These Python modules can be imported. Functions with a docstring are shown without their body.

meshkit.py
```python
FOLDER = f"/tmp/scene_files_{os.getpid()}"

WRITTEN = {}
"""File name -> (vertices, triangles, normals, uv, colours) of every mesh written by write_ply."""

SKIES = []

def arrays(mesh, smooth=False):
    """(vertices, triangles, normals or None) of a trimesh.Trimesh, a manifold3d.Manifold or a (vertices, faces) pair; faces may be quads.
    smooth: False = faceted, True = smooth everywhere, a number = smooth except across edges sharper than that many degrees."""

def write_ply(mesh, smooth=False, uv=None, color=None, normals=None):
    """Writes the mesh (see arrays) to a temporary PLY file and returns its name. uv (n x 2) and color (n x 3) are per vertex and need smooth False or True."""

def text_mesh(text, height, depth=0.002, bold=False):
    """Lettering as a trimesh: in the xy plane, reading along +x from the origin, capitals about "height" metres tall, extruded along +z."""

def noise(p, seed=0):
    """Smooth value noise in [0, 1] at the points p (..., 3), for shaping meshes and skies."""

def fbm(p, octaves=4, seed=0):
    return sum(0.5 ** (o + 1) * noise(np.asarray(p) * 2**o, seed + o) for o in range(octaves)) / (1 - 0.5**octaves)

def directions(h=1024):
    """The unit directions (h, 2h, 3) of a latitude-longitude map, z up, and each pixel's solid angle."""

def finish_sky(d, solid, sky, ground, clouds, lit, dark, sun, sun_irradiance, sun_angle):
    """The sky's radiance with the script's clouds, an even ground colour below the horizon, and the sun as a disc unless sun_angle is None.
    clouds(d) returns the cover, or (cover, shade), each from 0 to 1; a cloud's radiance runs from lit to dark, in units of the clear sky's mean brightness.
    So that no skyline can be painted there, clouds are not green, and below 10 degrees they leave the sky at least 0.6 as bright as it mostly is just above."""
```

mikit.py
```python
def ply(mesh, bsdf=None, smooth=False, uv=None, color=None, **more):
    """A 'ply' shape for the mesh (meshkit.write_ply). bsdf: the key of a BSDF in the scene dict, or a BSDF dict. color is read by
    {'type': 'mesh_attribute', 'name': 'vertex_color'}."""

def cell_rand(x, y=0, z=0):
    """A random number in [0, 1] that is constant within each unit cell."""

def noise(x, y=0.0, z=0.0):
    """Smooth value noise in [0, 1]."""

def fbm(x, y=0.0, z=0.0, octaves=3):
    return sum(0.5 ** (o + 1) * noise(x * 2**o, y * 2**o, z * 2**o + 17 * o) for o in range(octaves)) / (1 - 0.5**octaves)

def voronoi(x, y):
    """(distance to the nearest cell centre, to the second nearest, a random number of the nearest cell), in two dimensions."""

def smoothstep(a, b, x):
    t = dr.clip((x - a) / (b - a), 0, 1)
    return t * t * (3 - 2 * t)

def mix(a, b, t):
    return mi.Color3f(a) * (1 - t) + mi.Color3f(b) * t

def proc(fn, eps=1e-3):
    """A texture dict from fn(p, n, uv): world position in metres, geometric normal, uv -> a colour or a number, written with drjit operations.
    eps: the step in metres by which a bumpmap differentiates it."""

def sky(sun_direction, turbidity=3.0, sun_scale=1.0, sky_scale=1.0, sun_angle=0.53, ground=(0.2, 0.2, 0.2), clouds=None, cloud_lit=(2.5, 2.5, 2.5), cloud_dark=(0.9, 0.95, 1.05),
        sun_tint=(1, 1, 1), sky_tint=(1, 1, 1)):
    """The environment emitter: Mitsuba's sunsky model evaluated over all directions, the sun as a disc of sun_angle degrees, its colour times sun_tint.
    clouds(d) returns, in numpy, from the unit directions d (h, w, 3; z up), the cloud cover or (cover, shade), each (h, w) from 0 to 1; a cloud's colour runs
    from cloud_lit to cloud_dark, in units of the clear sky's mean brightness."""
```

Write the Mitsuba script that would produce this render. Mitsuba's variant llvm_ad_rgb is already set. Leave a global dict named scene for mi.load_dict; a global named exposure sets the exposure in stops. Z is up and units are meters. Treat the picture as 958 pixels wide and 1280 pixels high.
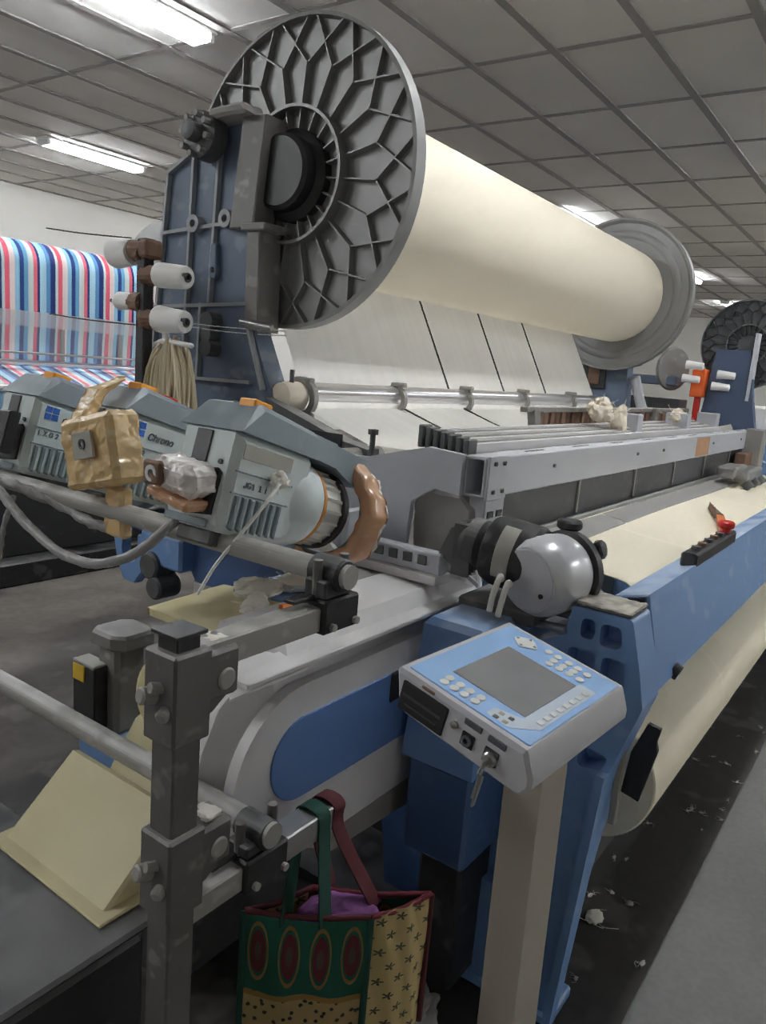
import math, numpy as np, trimesh, mitsuba as mi, drjit as dr, manifold3d as m3
import mikit, meshkit
from mikit import noise, fbm, smoothstep, mix, proc, voronoi, cell_rand
from shapely.geometry import Polygon, box as sbox
from shapely import affinity
T = mi.ScalarTransform4f
scene, labels = {}, {}
rng = np.random.default_rng(7)

# ------------------------------------------------------------------ camera
EYE = np.array([0, 0, 1.55])
yaw, pit, rol = np.radians([34.92, 10.80, 4.70])
f0 = np.array([math.cos(yaw), math.sin(yaw), 0]); zz = np.array([0, 0, 1.0])
fwd = math.cos(pit) * f0 - math.sin(pit) * zz
rt = np.cross(fwd, zz); rt /= np.linalg.norm(rt); up0 = np.cross(rt, fwd)
upv = -math.sin(rol) * rt + math.cos(rol) * up0
scene['camera'] = {'type': 'perspective', 'fov': 2 * math.degrees(math.atan(479 / 950)), 'fov_axis': 'x', 'near_clip': 0.05, 'far_clip': 200,
                   'to_world': T().look_at(origin=EYE.tolist(), target=(EYE + fwd).tolist(), up=upv.tolist())}
# ------------------------------------------------------------------ exposure, lamps (all real ceiling battens)
exposure = 2.3
LAMP = 17.0
CEIL = 3.72
# rows run along X: (x centre, y)
LAMPS = [(3.25, 4.55), (10.05, 4.35), (15.5, 4.2), (20.2, 4.4), (5.6, 8.4), (12.2, 8.4), (18.5, 8.4),
         (2.6, 0.5), (7.9, 0.3), (13.2, 0.3), (19.0, 0.3), (-0.7, 4.55), (-3.0, 4.5), (-0.4, 8.4), (5.2, -3.5), (10.6, -3.5), (2.4, 8.4), (8.9, 8.4)]

# ------------------------------------------------------------------ materials
def rgb(r, g, b):
    f = lambda c: ((c / 255 + 0.055) / 1.055) ** 2.4 if c > 10 else c / 255 / 12.92
    return [f(r), f(g), f(b)]
def mat(name, col, rough=0.5, metal=0.0, spec=0.5, coat=0.0, sheen=0.0):
    bc = col if isinstance(col, dict) else {'type': 'rgb', 'value': col}
    d = {'type': 'principled', 'base_color': bc, 'roughness': rough, 'metallic': metal, 'specular': spec}
    if coat: d['clearcoat'] = coat; d['clearcoat_gloss'] = 0.8
    if sheen: d['sheen'] = sheen
    scene[name] = {'type': 'twosided', 'bsdf': d}
    return name
def dusty(base, dust, amount=0.55, scale=9.0, k=1.0):
    b, d = list(base), list(dust)
    def fn(p, n, uv):
        w = fbm(p.x * scale, p.y * scale, p.z * scale, 3)
        lay = smoothstep(0.2, 0.95, n.z) * amount * smoothstep(0.25, 0.65, w)
        spk = smoothstep(0.60, 0.78, fbm(p.x * scale * 2.3 + 5, p.y * scale * 2.3, p.z * scale * 2.3, 3)) * 0.22 * k
        tone = 0.9 + 0.2 * noise(p.x * 3.1, p.y * 3.1, p.z * 3.1)
        return mix(mi.Color3f(b) * tone, d, dr.minimum(lay + spk, 1))
    return proc(fn)
DUST = rgb(196, 194, 190)
mat('mat_batten', rgb(138, 136, 133), 0.8)
mat('mat_housing', rgb(215, 216, 216), 0.6)
def ceil_fn(p, n, uv):
    w = fbm(p.x * 1.3, p.y * 1.3, 2.0, 3); k = cell_rand(dr.floor((p.x - 5.10) / 1.18), dr.floor((p.y - 2.47) / 0.63), 3)
    return mi.Color3f(rgb(196, 194, 190)) * (0.84 + 0.2 * w + 0.10 * k)
mat('mat_ceiling', proc(ceil_fn), 0.9)
def wall_fn(p, n, uv):
    w = fbm(p.x * 0.6, p.y * 0.6, p.z * 0.35, 3)
    return mix(rgb(222, 220, 214), rgb(240, 239, 234), w)
mat('mat_wall', proc(wall_fn), 0.85)
def floor_fn(p, n, uv):
    w = fbm(p.x * 1.1, p.y * 2.2, 0.0, 4); s = noise(p.x * 40, p.y * 40, 0.0)
    c = mix(rgb(70, 66, 62), rgb(118, 112, 106), smoothstep(0.25, 0.75, w))
    lintw = smoothstep(0.62, 0.74, fbm(p.x * 7, p.y * 7, 4.0, 4))
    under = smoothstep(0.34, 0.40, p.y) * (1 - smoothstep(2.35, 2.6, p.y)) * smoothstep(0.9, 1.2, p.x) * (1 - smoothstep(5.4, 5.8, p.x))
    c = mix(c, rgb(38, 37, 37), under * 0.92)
    return mix(c * (0.9 + 0.2 * s), rgb(140, 136, 132), lintw * 0.15)
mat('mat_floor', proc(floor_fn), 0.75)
def walk_fn(p, n, uv):
    w = fbm(p.x * 2, p.y * 2, 0.0, 4); s = noise(p.x * 90, p.y * 90, 0.0)
    return mi.Color3f(rgb(112, 112, 110)) * (0.75 + 0.35 * w + 0.12 * s)
mat('mat_walkway', proc(walk_fn), 0.85)
mat('mat_grey', dusty(rgb(120, 118, 114), DUST, 0.45), 0.55)
mat('mat_darkgrey', dusty(rgb(78, 79, 80), rgb(150, 148, 144), 0.5), 0.55)
mat('mat_cast', dusty(rgb(138, 138, 137), rgb(175, 174, 172), 0.3, 6.0, 0.6), 0.48, 0.35)
mat('mat_pillar', dusty(rgb(92, 106, 126), rgb(160, 162, 164), 0.6, 7.0, 1.2), 0.5)
mat('mat_rib', dusty(rgb(150, 154, 158), rgb(176, 176, 174), 0.7, 7.0, 1.0), 0.55)
mat('mat_post', dusty(rgb(92, 90, 87), rgb(156, 153, 148), 0.6, 14.0, 1.4), 0.5)
mat('mat_tube', dusty(rgb(148, 146, 141), rgb(196, 194, 190), 0.7, 14.0, 1.3), 0.5)
mat('mat_blue', dusty(rgb(114, 150, 198), rgb(192, 204, 220), 0.6, 7.0, 0.8), 0.38)
mat('mat_arch', dusty(rgb(190, 192, 198), rgb(205, 206, 208), 0.4, 5.0, 0.6), 0.5)
mat('mat_white', dusty(rgb(212, 210, 212), rgb(228, 226, 224), 0.5, 5.0, 0.8), 0.4)
mat('mat_oblong', rgb(92, 124, 176), 0.35)
mat('mat_cream_sheet', dusty(rgb(206, 196, 154), rgb(218, 210, 180), 0.4, 6.0, 0.7), 0.6)
mat('mat_black', rgb(34, 34, 36), 0.45)
mat('mat_blackdust', dusty(rgb(40, 41, 44), rgb(130, 130, 130), 0.55, 5.0, 0.8), 0.5)
mat('mat_yarn', rgb(238, 230, 210), 0.75, sheen=0.3)
def sheet_fn(p, n, uv):
    return mi.Color3f(rgb(248, 246, 240)) * (0.95 + 0.05 * noise(p.x * 60, 0.0, 0.0) + 0.03 * noise(p.x * 8, p.z, 0.0))
mat('mat_sheet', proc(sheet_fn), 0.75)
scene['mat_warp'] = {'type': 'principledthin', 'base_color': proc(sheet_fn), 'roughness': 0.8, 'diff_trans': 0.75, 'spec_trans': 0.0, 'eta': 1.3}
def cloth_fn(p, n, uv):
    s = smoothstep(0.996, 0.999, dr.sin(p.x * 5.2 + 1.0))
    return mi.Color3f(rgb(236, 228, 206)) * (0.94 + 0.05 * noise(p.x * 150, p.y * 150, p.z * 150) + 0.05 * noise(p.x * 3, p.y * 5, 0.0) + 0.05 * s)
mat('mat_cloth', proc(cloth_fn), 0.85, sheen=0.3)
mat('mat_chrome', rgb(232, 232, 236), 0.24, 0.9)
mat('mat_steel', rgb(176, 176, 174), 0.32, 0.85)
mat('mat_feeder', dusty(rgb(204, 214, 214), rgb(214, 216, 214), 0.35, 12, 0.5), 0.4)
mat('mat_feeder_cap', dusty(rgb(118, 130, 137), rgb(176, 180, 182), 0.4, 12, 0.5), 0.45)
mat('mat_feeder_dark', rgb(66, 66, 70), 0.4)
mat('mat_label', rgb(168, 166, 158), 0.6)
mat('mat_orange', rgb(238, 160, 40), 0.4)
mat('mat_rubber_orange', rgb(196, 140, 76), 0.5)
mat('mat_drum', rgb(206, 206, 200), 0.3, 0.5)
mat('mat_wrap_tan', dusty(rgb(214, 182, 130), rgb(236, 220, 190), 0.5, 26, 1.8), 0.3, coat=1.0)
mat('mat_wrap_white', dusty(rgb(222, 216, 212), rgb(244, 242, 238), 0.7, 30, 1.8), 0.35, coat=0.6)
mat('mat_tape', dusty(rgb(200, 152, 116), rgb(222, 196, 172), 0.5, 20, 1.2), 0.25, coat=1.0)
mat('mat_ink', rgb(84, 88, 94), 0.6)
mat('mat_logo_blue', rgb(48, 100, 190), 0.5)
mat('mat_console', rgb(192, 192, 198), 0.35)
mat('mat_panel', rgb(150, 190, 236), 0.35)
mat('mat_panel_pale', rgb(196, 208, 222), 0.4)
mat('mat_key', rgb(216, 220, 220), 0.45)
def screen_fn(p, n, uv):
    return mi.Color3f(rgb(118, 118, 120)) * (0.85 + 0.3 * fbm(p.x * 14, p.y * 14, p.z * 14, 3))
mat('mat_screen', proc(screen_fn), 0.35)
mat('mat_stand', dusty(rgb(156, 149, 138), rgb(176, 171, 163), 0.2, 8, 0.7), 0.5)
mat('mat_motor', rgb(204, 206, 210), 0.25, 0.15, coat=0.6)
mat('mat_brown', dusty(rgb(112, 86, 70), rgb(150, 128, 110), 0.4, 18, 1.0), 0.7)
mat('mat_reed', dusty(rgb(70, 71, 74), rgb(120, 120, 122), 0.3, 10, 0.8), 0.55)
mat('mat_fabric_grey', rgb(146, 144, 140), 0.8)
mat('mat_cone', rgb(244, 243, 240), 0.75, sheen=0.3)
mat('mat_lint', rgb(232, 228, 220), 0.95, sheen=0.5)
mat('mat_lint_cream', rgb(240, 230, 212), 0.95, sheen=0.5)
mat('mat_lint_grey', rgb(150, 147, 143), 0.95)
mat('mat_hank', rgb(214, 200, 172), 0.9, sheen=0.4)
mat('mat_red', rgb(206, 44, 36), 0.4)
mat('mat_yellow', rgb(222, 184, 54), 0.45)
mat('mat_orange_tool', rgb(206, 120, 60), 0.5)
mat('mat_orange_box', rgb(232, 104, 40), 0.5)
mat('mat_purple', rgb(140, 88, 148), 0.8, sheen=0.4)
mat('mat_maroon', rgb(80, 32, 38), 0.85)
mat('mat_bag_lining', rgb(96, 34, 44), 0.9)
mat('mat_cable', dusty(rgb(150, 150, 152), rgb(200, 198, 196), 0.7, 30, 1.2), 0.6)
mat('mat_plate_worn', dusty(rgb(104, 102, 100), rgb(190, 184, 170), 0.8, 22, 1.6), 0.6)
STR = [(176, 214, 232), (86, 140, 190), (28, 46, 108), (214, 226, 226), (230, 104, 126), (236, 222, 220), (150, 200, 224), (34, 60, 128), (110, 170, 206), (214, 224, 222), (226, 112, 132), (30, 50, 110)]
def stripe_base(p):
    x = p.x * 2.7 + 0.15
    t = x - dr.floor(x); c = mi.Color3f(0)
    pos = [0.0, 0.12, 0.20, 0.30, 0.35, 0.44, 0.54, 0.62, 0.70, 0.78, 0.88, 0.95, 1.0]
    for i in range(12):
        a, b = pos[i], pos[i + 1]
        w = smoothstep(a - 0.012, a + 0.012, t) * (1 - smoothstep(b - 0.012, b + 0.012, t))
        c = c + mi.Color3f(rgb(*STR[i])) * w
    c = c + mi.Color3f(rgb(*STR[0])) * ((1 - smoothstep(0.0, 0.012, t)) * 0.5 + smoothstep(0.988, 1.0, t) * 0.5)
    return c * (0.93 + 0.12 * noise(p.x * 130, 0.0, 0.0))
def stripe_fn(p, n, uv): return stripe_base(p)
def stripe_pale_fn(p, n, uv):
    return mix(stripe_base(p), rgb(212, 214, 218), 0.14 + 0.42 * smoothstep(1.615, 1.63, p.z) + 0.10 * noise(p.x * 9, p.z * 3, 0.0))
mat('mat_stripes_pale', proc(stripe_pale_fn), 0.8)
mat('mat_stripes', proc(stripe_fn), 0.8)
def bag_front_fn(p, n, uv):
    u, v = uv.x, uv.y
    green = smoothstep(0.44, 0.45, v + 0.02 * dr.sin(u * 9))
    du = (u * 4.0) - dr.floor(u * 4.0) - 0.5
    e = dr.sqrt(dr.square(du / 0.30) + dr.square((v - 0.73) / 0.19))
    c = mix(rgb(26, 84, 68), rgb(126, 100, 54), smoothstep(0.98, 1.0, e) * (1 - smoothstep(1.14, 1.18, e)))
    c = mix(c, rgb(92, 32, 40), 1 - smoothstep(0.82, 0.86, e))
    c = mix(c, rgb(60, 84, 70), (1 - smoothstep(0.35, 0.4, e)) * 0.6)
    a, b, k = voronoi(u * 11, v * 13)
    fl = mix(rgb(170, 148, 102), rgb(40, 48, 42), 1 - smoothstep(0.18, 0.26, a + 0.08 * noise(u * 90, v * 90, 0.0)))
    band = smoothstep(0.40, 0.41, v + 0.02 * dr.sin(u * 9)) * (1 - green)
    return mix(mix(fl, c, green), rgb(150, 116, 60), band)
def bag_side_fn(p, n, uv):
    u, v = uv.x * 3.2, uv.y * 9.0
    u = u + 0.5 * (dr.floor(v) - 2 * dr.floor(dr.floor(v) / 2))
    du, dv = u - dr.floor(u) - 0.5, v - dr.floor(v) - 0.5
    ang = dr.atan2(dv, du)
    r = dr.sqrt(du * du + dv * dv)
    w = 1 - smoothstep(0.02, 0.06, r - 0.24 * (0.55 + 0.45 * dr.cos(ang * 5)))
    return mix(rgb(190, 170, 120), rgb(48, 54, 50), w * 0.9)
mat('mat_bag_front', proc(bag_front_fn), 0.85)
mat('mat_bag_side', proc(bag_side_fn), 0.85)
mat('mat_blue_dark', dusty(rgb(70, 98, 142), rgb(120, 136, 160), 0.5, 7.0, 0.8), 0.45)
mat('mat_far_support', rgb(64, 78, 102), 0.5)
mat('mat_bag_green', rgb(26, 66, 56), 0.85)

# ------------------------------------------------------------------ mesh helpers
def cat(*ms): return trimesh.util.concatenate([m for m in ms])
def hull(pts): return trimesh.convex.convex_hull(np.asarray(pts, float))
def box(x0, x1, y0, y1, z0, z1, b=0.0):
    if b <= 0:
        m = trimesh.creation.box((x1 - x0, y1 - y0, z1 - z0)); m.apply_translation(((x0 + x1) / 2, (y0 + y1) / 2, (z0 + z1) / 2)); return m
    b = min(b, 0.45 * min(x1 - x0, y1 - y0, z1 - z0)); P = []
    for x, sx in ((x0, 1), (x1, -1)):
        for y, sy in ((y0, 1), (y1, -1)):
            for z, sz in ((z0, 1), (z1, -1)):
                P += [(x, y + sy * b, z + sz * b), (x + sx * b, y, z + sz * b), (x + sx * b, y + sy * b, z)]
    return hull(P)
AX = {'x': np.array([[0, 0, 1, 0], [1, 0, 0, 0], [0, 1, 0, 0], [0, 0, 0, 1.0]]),
      'y': np.array([[1, 0, 0, 0], [0, 0, -1, 0], [0, 1, 0, 0], [0, 0, 0, 1.0]]), 'z': np.eye(4)}
def prism(poly, axis, a0, a1, holes=(), rnd=0.0):
    """poly in (y,z) for x, (x,z) for y, (x,y) for z"""
    g = poly if hasattr(poly, 'exterior') else Polygon(poly, holes)
    g = g.buffer(0)
    if rnd: g = g.buffer(-rnd).buffer(2 * rnd, quad_segs=5).buffer(-rnd, quad_segs=5)
    m = trimesh.creation.extrude_polygon(g, a1 - a0, engine='earcut')
    m.apply_translation((0, 0, a0 if axis != 'y' else -a1)); m.apply_transform(AX[axis]); return m
def cprism(poly, axis, a0, a1, c=0.006, rnd=0.0):
    """convex prism with chamfered ends"""
    g = Polygon(poly)
    if rnd: g = g.buffer(-rnd).buffer(rnd, quad_segs=5)
    i = g.buffer(-c, join_style=2); P = []
    for gg, zs in ((g, (a0 + c, a1 - c)), (i, (a0, a1))):
        for x, y in gg.exterior.coords:
            for z in zs: P.append((x, y, z if axis != 'y' else -z))
    m = hull(P); m.apply_transform(AX[axis]); return m
def frame(d):
    d = np.asarray(d, float); d = d / np.linalg.norm(d)
    a = np.cross(d, [0, 0, 1.0] if abs(d[2]) < 0.9 else [1.0, 0, 0]); a /= np.linalg.norm(a)
    return a, np.cross(d, a), d
def lathe(prof, p0, d, n=32, closed=True):
    """prof: (radius, along) list"""
    a, b, c = frame(d); prof = list(prof)
    if closed:
        if prof[0][0] > 1e-6: prof = [(0, prof[0][1])] + prof
        if prof[-1][0] > 1e-6: prof = prof + [(0, prof[-1][1])]
    th = np.arange(n) * 2 * np.pi / n; V = []; F = []
    for r, h in prof:
        V.append(np.asarray(p0) + c * h + r * (np.cos(th)[:, None] * a + np.sin(th)[:, None] * b))
    V = np.vstack(V); i = np.arange(n); j = (i + 1) % n
    for k in range(len(prof) - 1):
        A, B = k * n, (k + 1) * n
        F.append(np.stack([A + i, A + j, B + j], 1)); F.append(np.stack([A + i, B + j, B + i], 1))
    m = trimesh.Trimesh(V, np.vstack(F), process=True); m.update_faces(m.nondegenerate_faces()); m.fix_normals() if not closed else None
    return m
def cyl(p0, p1, r, n=24, r2=None, b=0.0):
    p0, p1 = np.asarray(p0, float), np.asarray(p1, float); L = np.linalg.norm(p1 - p0); r2 = r if r2 is None else r2
    prof = [(r, 0), (r2, L)] if b <= 0 else [(r - b, 0), (r, b), (r2, L - b), (r2 - b, L)]
    return lathe(prof, p0, p1 - p0, n)
def ring(c, d, r0, r1, h, n=40):
    """flat ring from r0 to r1, thickness h along d, centred"""
    return lathe([(r0, -h / 2), (r1, -h / 2), (r1, h / 2), (r0, h / 2), (r0, -h / 2)], c, d, n, closed=False)
def smooth_path(pts, k=8):
    P = np.asarray(pts, float); Q = np.vstack([2 * P[0] - P[1], P, 2 * P[-1] - P[-2]]); out = []
    for i in range(1, len(Q) - 2):
        for t in np.linspace(0, 1, k, endpoint=False):
            a, b, c, d = Q[i - 1], Q[i], Q[i + 1], Q[i + 2]
            out.append(0.5 * ((2 * b) + (c - a) * t + (2 * a - 5 * b + 4 * c - d) * t * t + (3 * b - a - 3 * c + d) * t ** 3))
    return np.array(out + [P[-1]])
def tube(pts, r, n=10, k=8, rough=0.0, seed=0):
    P = smooth_path(pts, k) if k > 1 else np.asarray(pts, float); t = np.gradient(P, axis=0); t /= np.linalg.norm(t, axis=1)[:, None]
    a = frame(t[0])[0]; V = []; th = np.arange(n) * 2 * np.pi / n
    rr = np.full((len(P), n), r) * (1 + rough * (meshkit.noise(np.stack([np.repeat(np.arange(len(P)), n) * 0.7, np.tile(np.arange(n), len(P)) * 0.9, np.full(len(P) * n, seed * 1.0)], -1)).reshape(len(P), n) - 0.5))
    for i in range(len(P)):
        a = a - t[i] * (a @ t[i]); a /= np.linalg.norm(a); b = np.cross(t[i], a)
        V.append(P[i] + rr[i][:, None] * (np.cos(th)[:, None] * a + np.sin(th)[:, None] * b))
    V = np.vstack(V + [P[:1], P[-1:]]); i = np.arange(n); j = (i + 1) % n; F = []
    for s in range(len(P) - 1):
        A, B = s * n, (s + 1) * n
        F += [np.stack([A + i, A + j, B + j], 1), np.stack([A + i, B + j, B + i], 1)]
    e = len(P) * n
    F += [np.stack([i * 0 + e, j, i], 1), np.stack([i * 0 + e + 1, (len(P) - 1) * n + i, (len(P) - 1) * n + j], 1)]
    return trimesh.Trimesh(V, np.vstack(F), process=False)
def blob(c, r, seed=0, amp=0.35, freq=2.2, sub=3):
    m = trimesh.creation.icosphere(sub); v = np.array(m.vertices)
    d = meshkit.fbm(v * freq + 10 + seed * 3.7, 3, seed) - 0.5
    v = v * (1 + 2 * amp * d)[:, None] * np.asarray(r) + np.asarray(c); return trimesh.Trimesh(v, m.faces, process=False)
def crumple(m, amp, freq, seed=0, edge=0.012):
    m = m.copy()
    v, f = trimesh.remesh.subdivide_to_size(m.vertices, m.faces, edge); m = trimesh.Trimesh(v, f, process=True)
    n = np.array(m.vertex_normals); d = np.abs(meshkit.fbm(np.array(m.vertices) * freq + seed * 9.1, 3, seed) - 0.5) * 2
    m.vertices = m.vertices + n * ((d - 0.35) * amp)[:, None]; return m
def sheet(grid, thick=0.0):
    """grid (a,b,3) -> surface; with thickness downwards along the normals if thick"""
    G = np.asarray(grid, float); a, b = G.shape[:2]; idx = np.arange(a * b).reshape(a, b)
    q = np.stack([idx[:-1, :-1], idx[1:, :-1], idx[1:, 1:], idx[:-1, 1:]], -1).reshape(-1, 4)
    F = np.vstack([q[:, [0, 1, 2]], q[:, [0, 2, 3]]]); m = trimesh.Trimesh(G.reshape(-1, 3), F, process=False)
    if not thick: return m
    n = np.array(m.vertex_normals); V2 = m.vertices - n * thick; o = a * b
    e = np.concatenate([idx[0, :], idx[1:, -1], idx[-1, ::-1][1:], idx[::-1, 0][1:-1]]); en = np.roll(e, -1)
    side = np.vstack([np.stack([e, en, en + o], 1), np.stack([e, en + o, e + o], 1)])
    m = trimesh.Trimesh(np.vstack([m.vertices, V2]), np.vstack([F, F[:, ::-1] + o, side]), process=False); return m
def rot(m, axis, deg, c): m = m.copy(); m.apply_transform(trimesh.transformations.rotation_matrix(math.radians(deg), axis, c)); return m
def mfd(m):
    m = m.copy(); m.merge_vertices(); return m3.Manifold(m3.Mesh(np.asarray(m.vertices, np.float32), np.asarray(m.faces, np.uint32)))
def diff(a, cuts):
    A = mfd(a)
    for c in cuts: A = A - mfd(c)
    o = A.to_mesh(); return trimesh.Trimesh(o.vert_properties[:, :3], o.tri_verts)
def text(s, h, M, depth=0.0015, bold=False):
    m = meshkit.text_mesh(s, h, depth, bold); m.apply_transform(M); return m
def MM(x, y, z, o):
    M = np.eye(4); M[:3, 0], M[:3, 1], M[:3, 2], M[:3, 3] = x, y, z, o; return M

def fluff(c, r, seed=0, lobes=6, fibres=14, fr=0.0012):
    g = np.random.default_rng(seed + 500); c = np.asarray(c, float); r = np.asarray(r, float); ms = [blob(c, r * 0.8, seed, 0.25, 2.0, 3)]
    for i in range(lobes):
        d = g.normal(size=3); d /= np.linalg.norm(d); ms.append(blob(c + d * r * 0.55, r * g.uniform(0.35, 0.6), seed + i + 1, 0.3, 2.4, 3))
    for i in range(fibres):
        d = g.normal(size=3); d /= np.linalg.norm(d); e = g.normal(size=3) * 0.4
        ms.append(tube([c + d * r * 0.6, c + d * r * 0.9 + e * r.min() * 0.4, c + d * r * 1.0 + (d * 0.4 + e * 0.6) * r.min()], fr, 4, 4))
    m = cat(*ms); n = np.array(m.vertex_normals); m.vertices = m.vertices + n * ((meshkit.fbm(np.array(m.vertices) * 180, 2, seed) - 0.5) * 0.10 * r.min())[:, None]
    return m
def wisp(c, s, seed):
    g = np.random.default_rng(seed + 900); ms = [blob(np.asarray(c), (s * g.uniform(1, 1.8), s * g.uniform(0.6, 1.1), s * 0.35), seed, 0.6, 2.6, 2)]
    for i in range(4):
        a = g.uniform(0, 6.28); L = s * g.uniform(2.0, 4.5); p = np.asarray(c); q = np.array([math.cos(a), math.sin(a), 0.05]) * L; t = np.array([-q[1], q[0], 0]) * g.uniform(-0.5, 0.5)
        ms.append(tube([p, p + q * 0.5 + t, p + q], 0.0011, 4, 4))
    return cat(*ms)

# ------------------------------------------------------------------ scene bookkeeping
def key_for(name):
    if name not in scene and not any(k.startswith(name + '__') for k in scene) and name not in labels: return name
    i = 1
    while f'{name}_{i:03d}' in scene or f'{name}_{i:03d}' in labels or any(k.startswith(f'{name}_{i:03d}__') for k in scene): i += 1
    return f'{name}_{i:03d}'
def thing(name, label, cat_, group=None, kind=None):
    k = key_for(name); labels[k] = {'label': label, 'category': cat_}
    if group: labels[k]['group'] = group
    if kind: labels[k]['kind'] = kind
    return k
_count = {}
def part(parent, name, mesh, m, smooth=35, label=None, to_world=None, kind=None):
    base = f'{parent}__{name}'; n = _count.get(base, 0); _count[base] = n + 1
    k = base if n == 0 else f'{base}_{n:03d}'
    d = mesh if isinstance(mesh, dict) else mikit.ply(mesh, m, smooth=smooth)
    if to_world is not None: d = {**d, 'to_world': T(to_world) if isinstance(to_world, np.ndarray) else to_world}
    scene[k] = d
    if label or kind:
        labels[k] = {}
        if label: labels[k]['label'] = label
        if kind: labels[k]['kind'] = kind
    return k
def solo(name, mesh, m, label, cat_, group=None, smooth=35, kind=None, to_world=None):
    k = thing(name, label, cat_, group, kind)
    d = mesh if isinstance(mesh, dict) else mikit.ply(mesh, m, smooth=smooth)
    if to_world is not None: d = {**d, 'to_world': T(to_world)}
    scene[k] = d; return k
def struct(name, mesh, m, label, smooth=False):
    scene[name] = mikit.ply(mesh, m, smooth=smooth); labels[name] = {'label': label, 'category': name.split('_')[0], 'kind': 'structure'}; return name

# ================================================================== the room
XA, XB, YA, YB = -5.0, 24.0, -4.5, 11.35
struct('floor', box(XA, XB, YA, YB, -0.1, 0), 'mat_floor', 'dusty dark grey concrete floor of the weaving hall')
struct('ceiling', box(XA, XB, YA, YB, CEIL + 0.012, CEIL + 0.1), 'mat_ceiling', 'grey panelled false ceiling of the weaving hall')
struct('wall_back', box(XA, XB, YB, YB + 0.1, 0, CEIL + 0.1), 'mat_wall', 'plain off-white wall behind the striped warp')
struct('wall_far', box(XB, XB + 0.1, YA, YB, 0, CEIL + 0.1), 'mat_wall', 'off-white end wall at the far end of the hall')
struct('wall_front', box(XA, XB, YA - 0.1, YA, 0, CEIL + 0.1), 'mat_wall', 'off-white wall on the aisle side of the hall')
struct('wall_near', box(XA - 0.1, XA, YA, YB, 0, CEIL + 0.1), 'mat_wall', 'off-white wall at the near end of the hall')
PX, PY, OX, OY = 1.18, 0.63, 5.10, 2.47
tile = mikit.ply(box(-PX / 2 + 0.02, PX / 2 - 0.02, -PY / 2 + 0.02, PY / 2 - 0.02, -0.004, 0.012, 0.003), 'mat_ceiling')
cells = []
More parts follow.
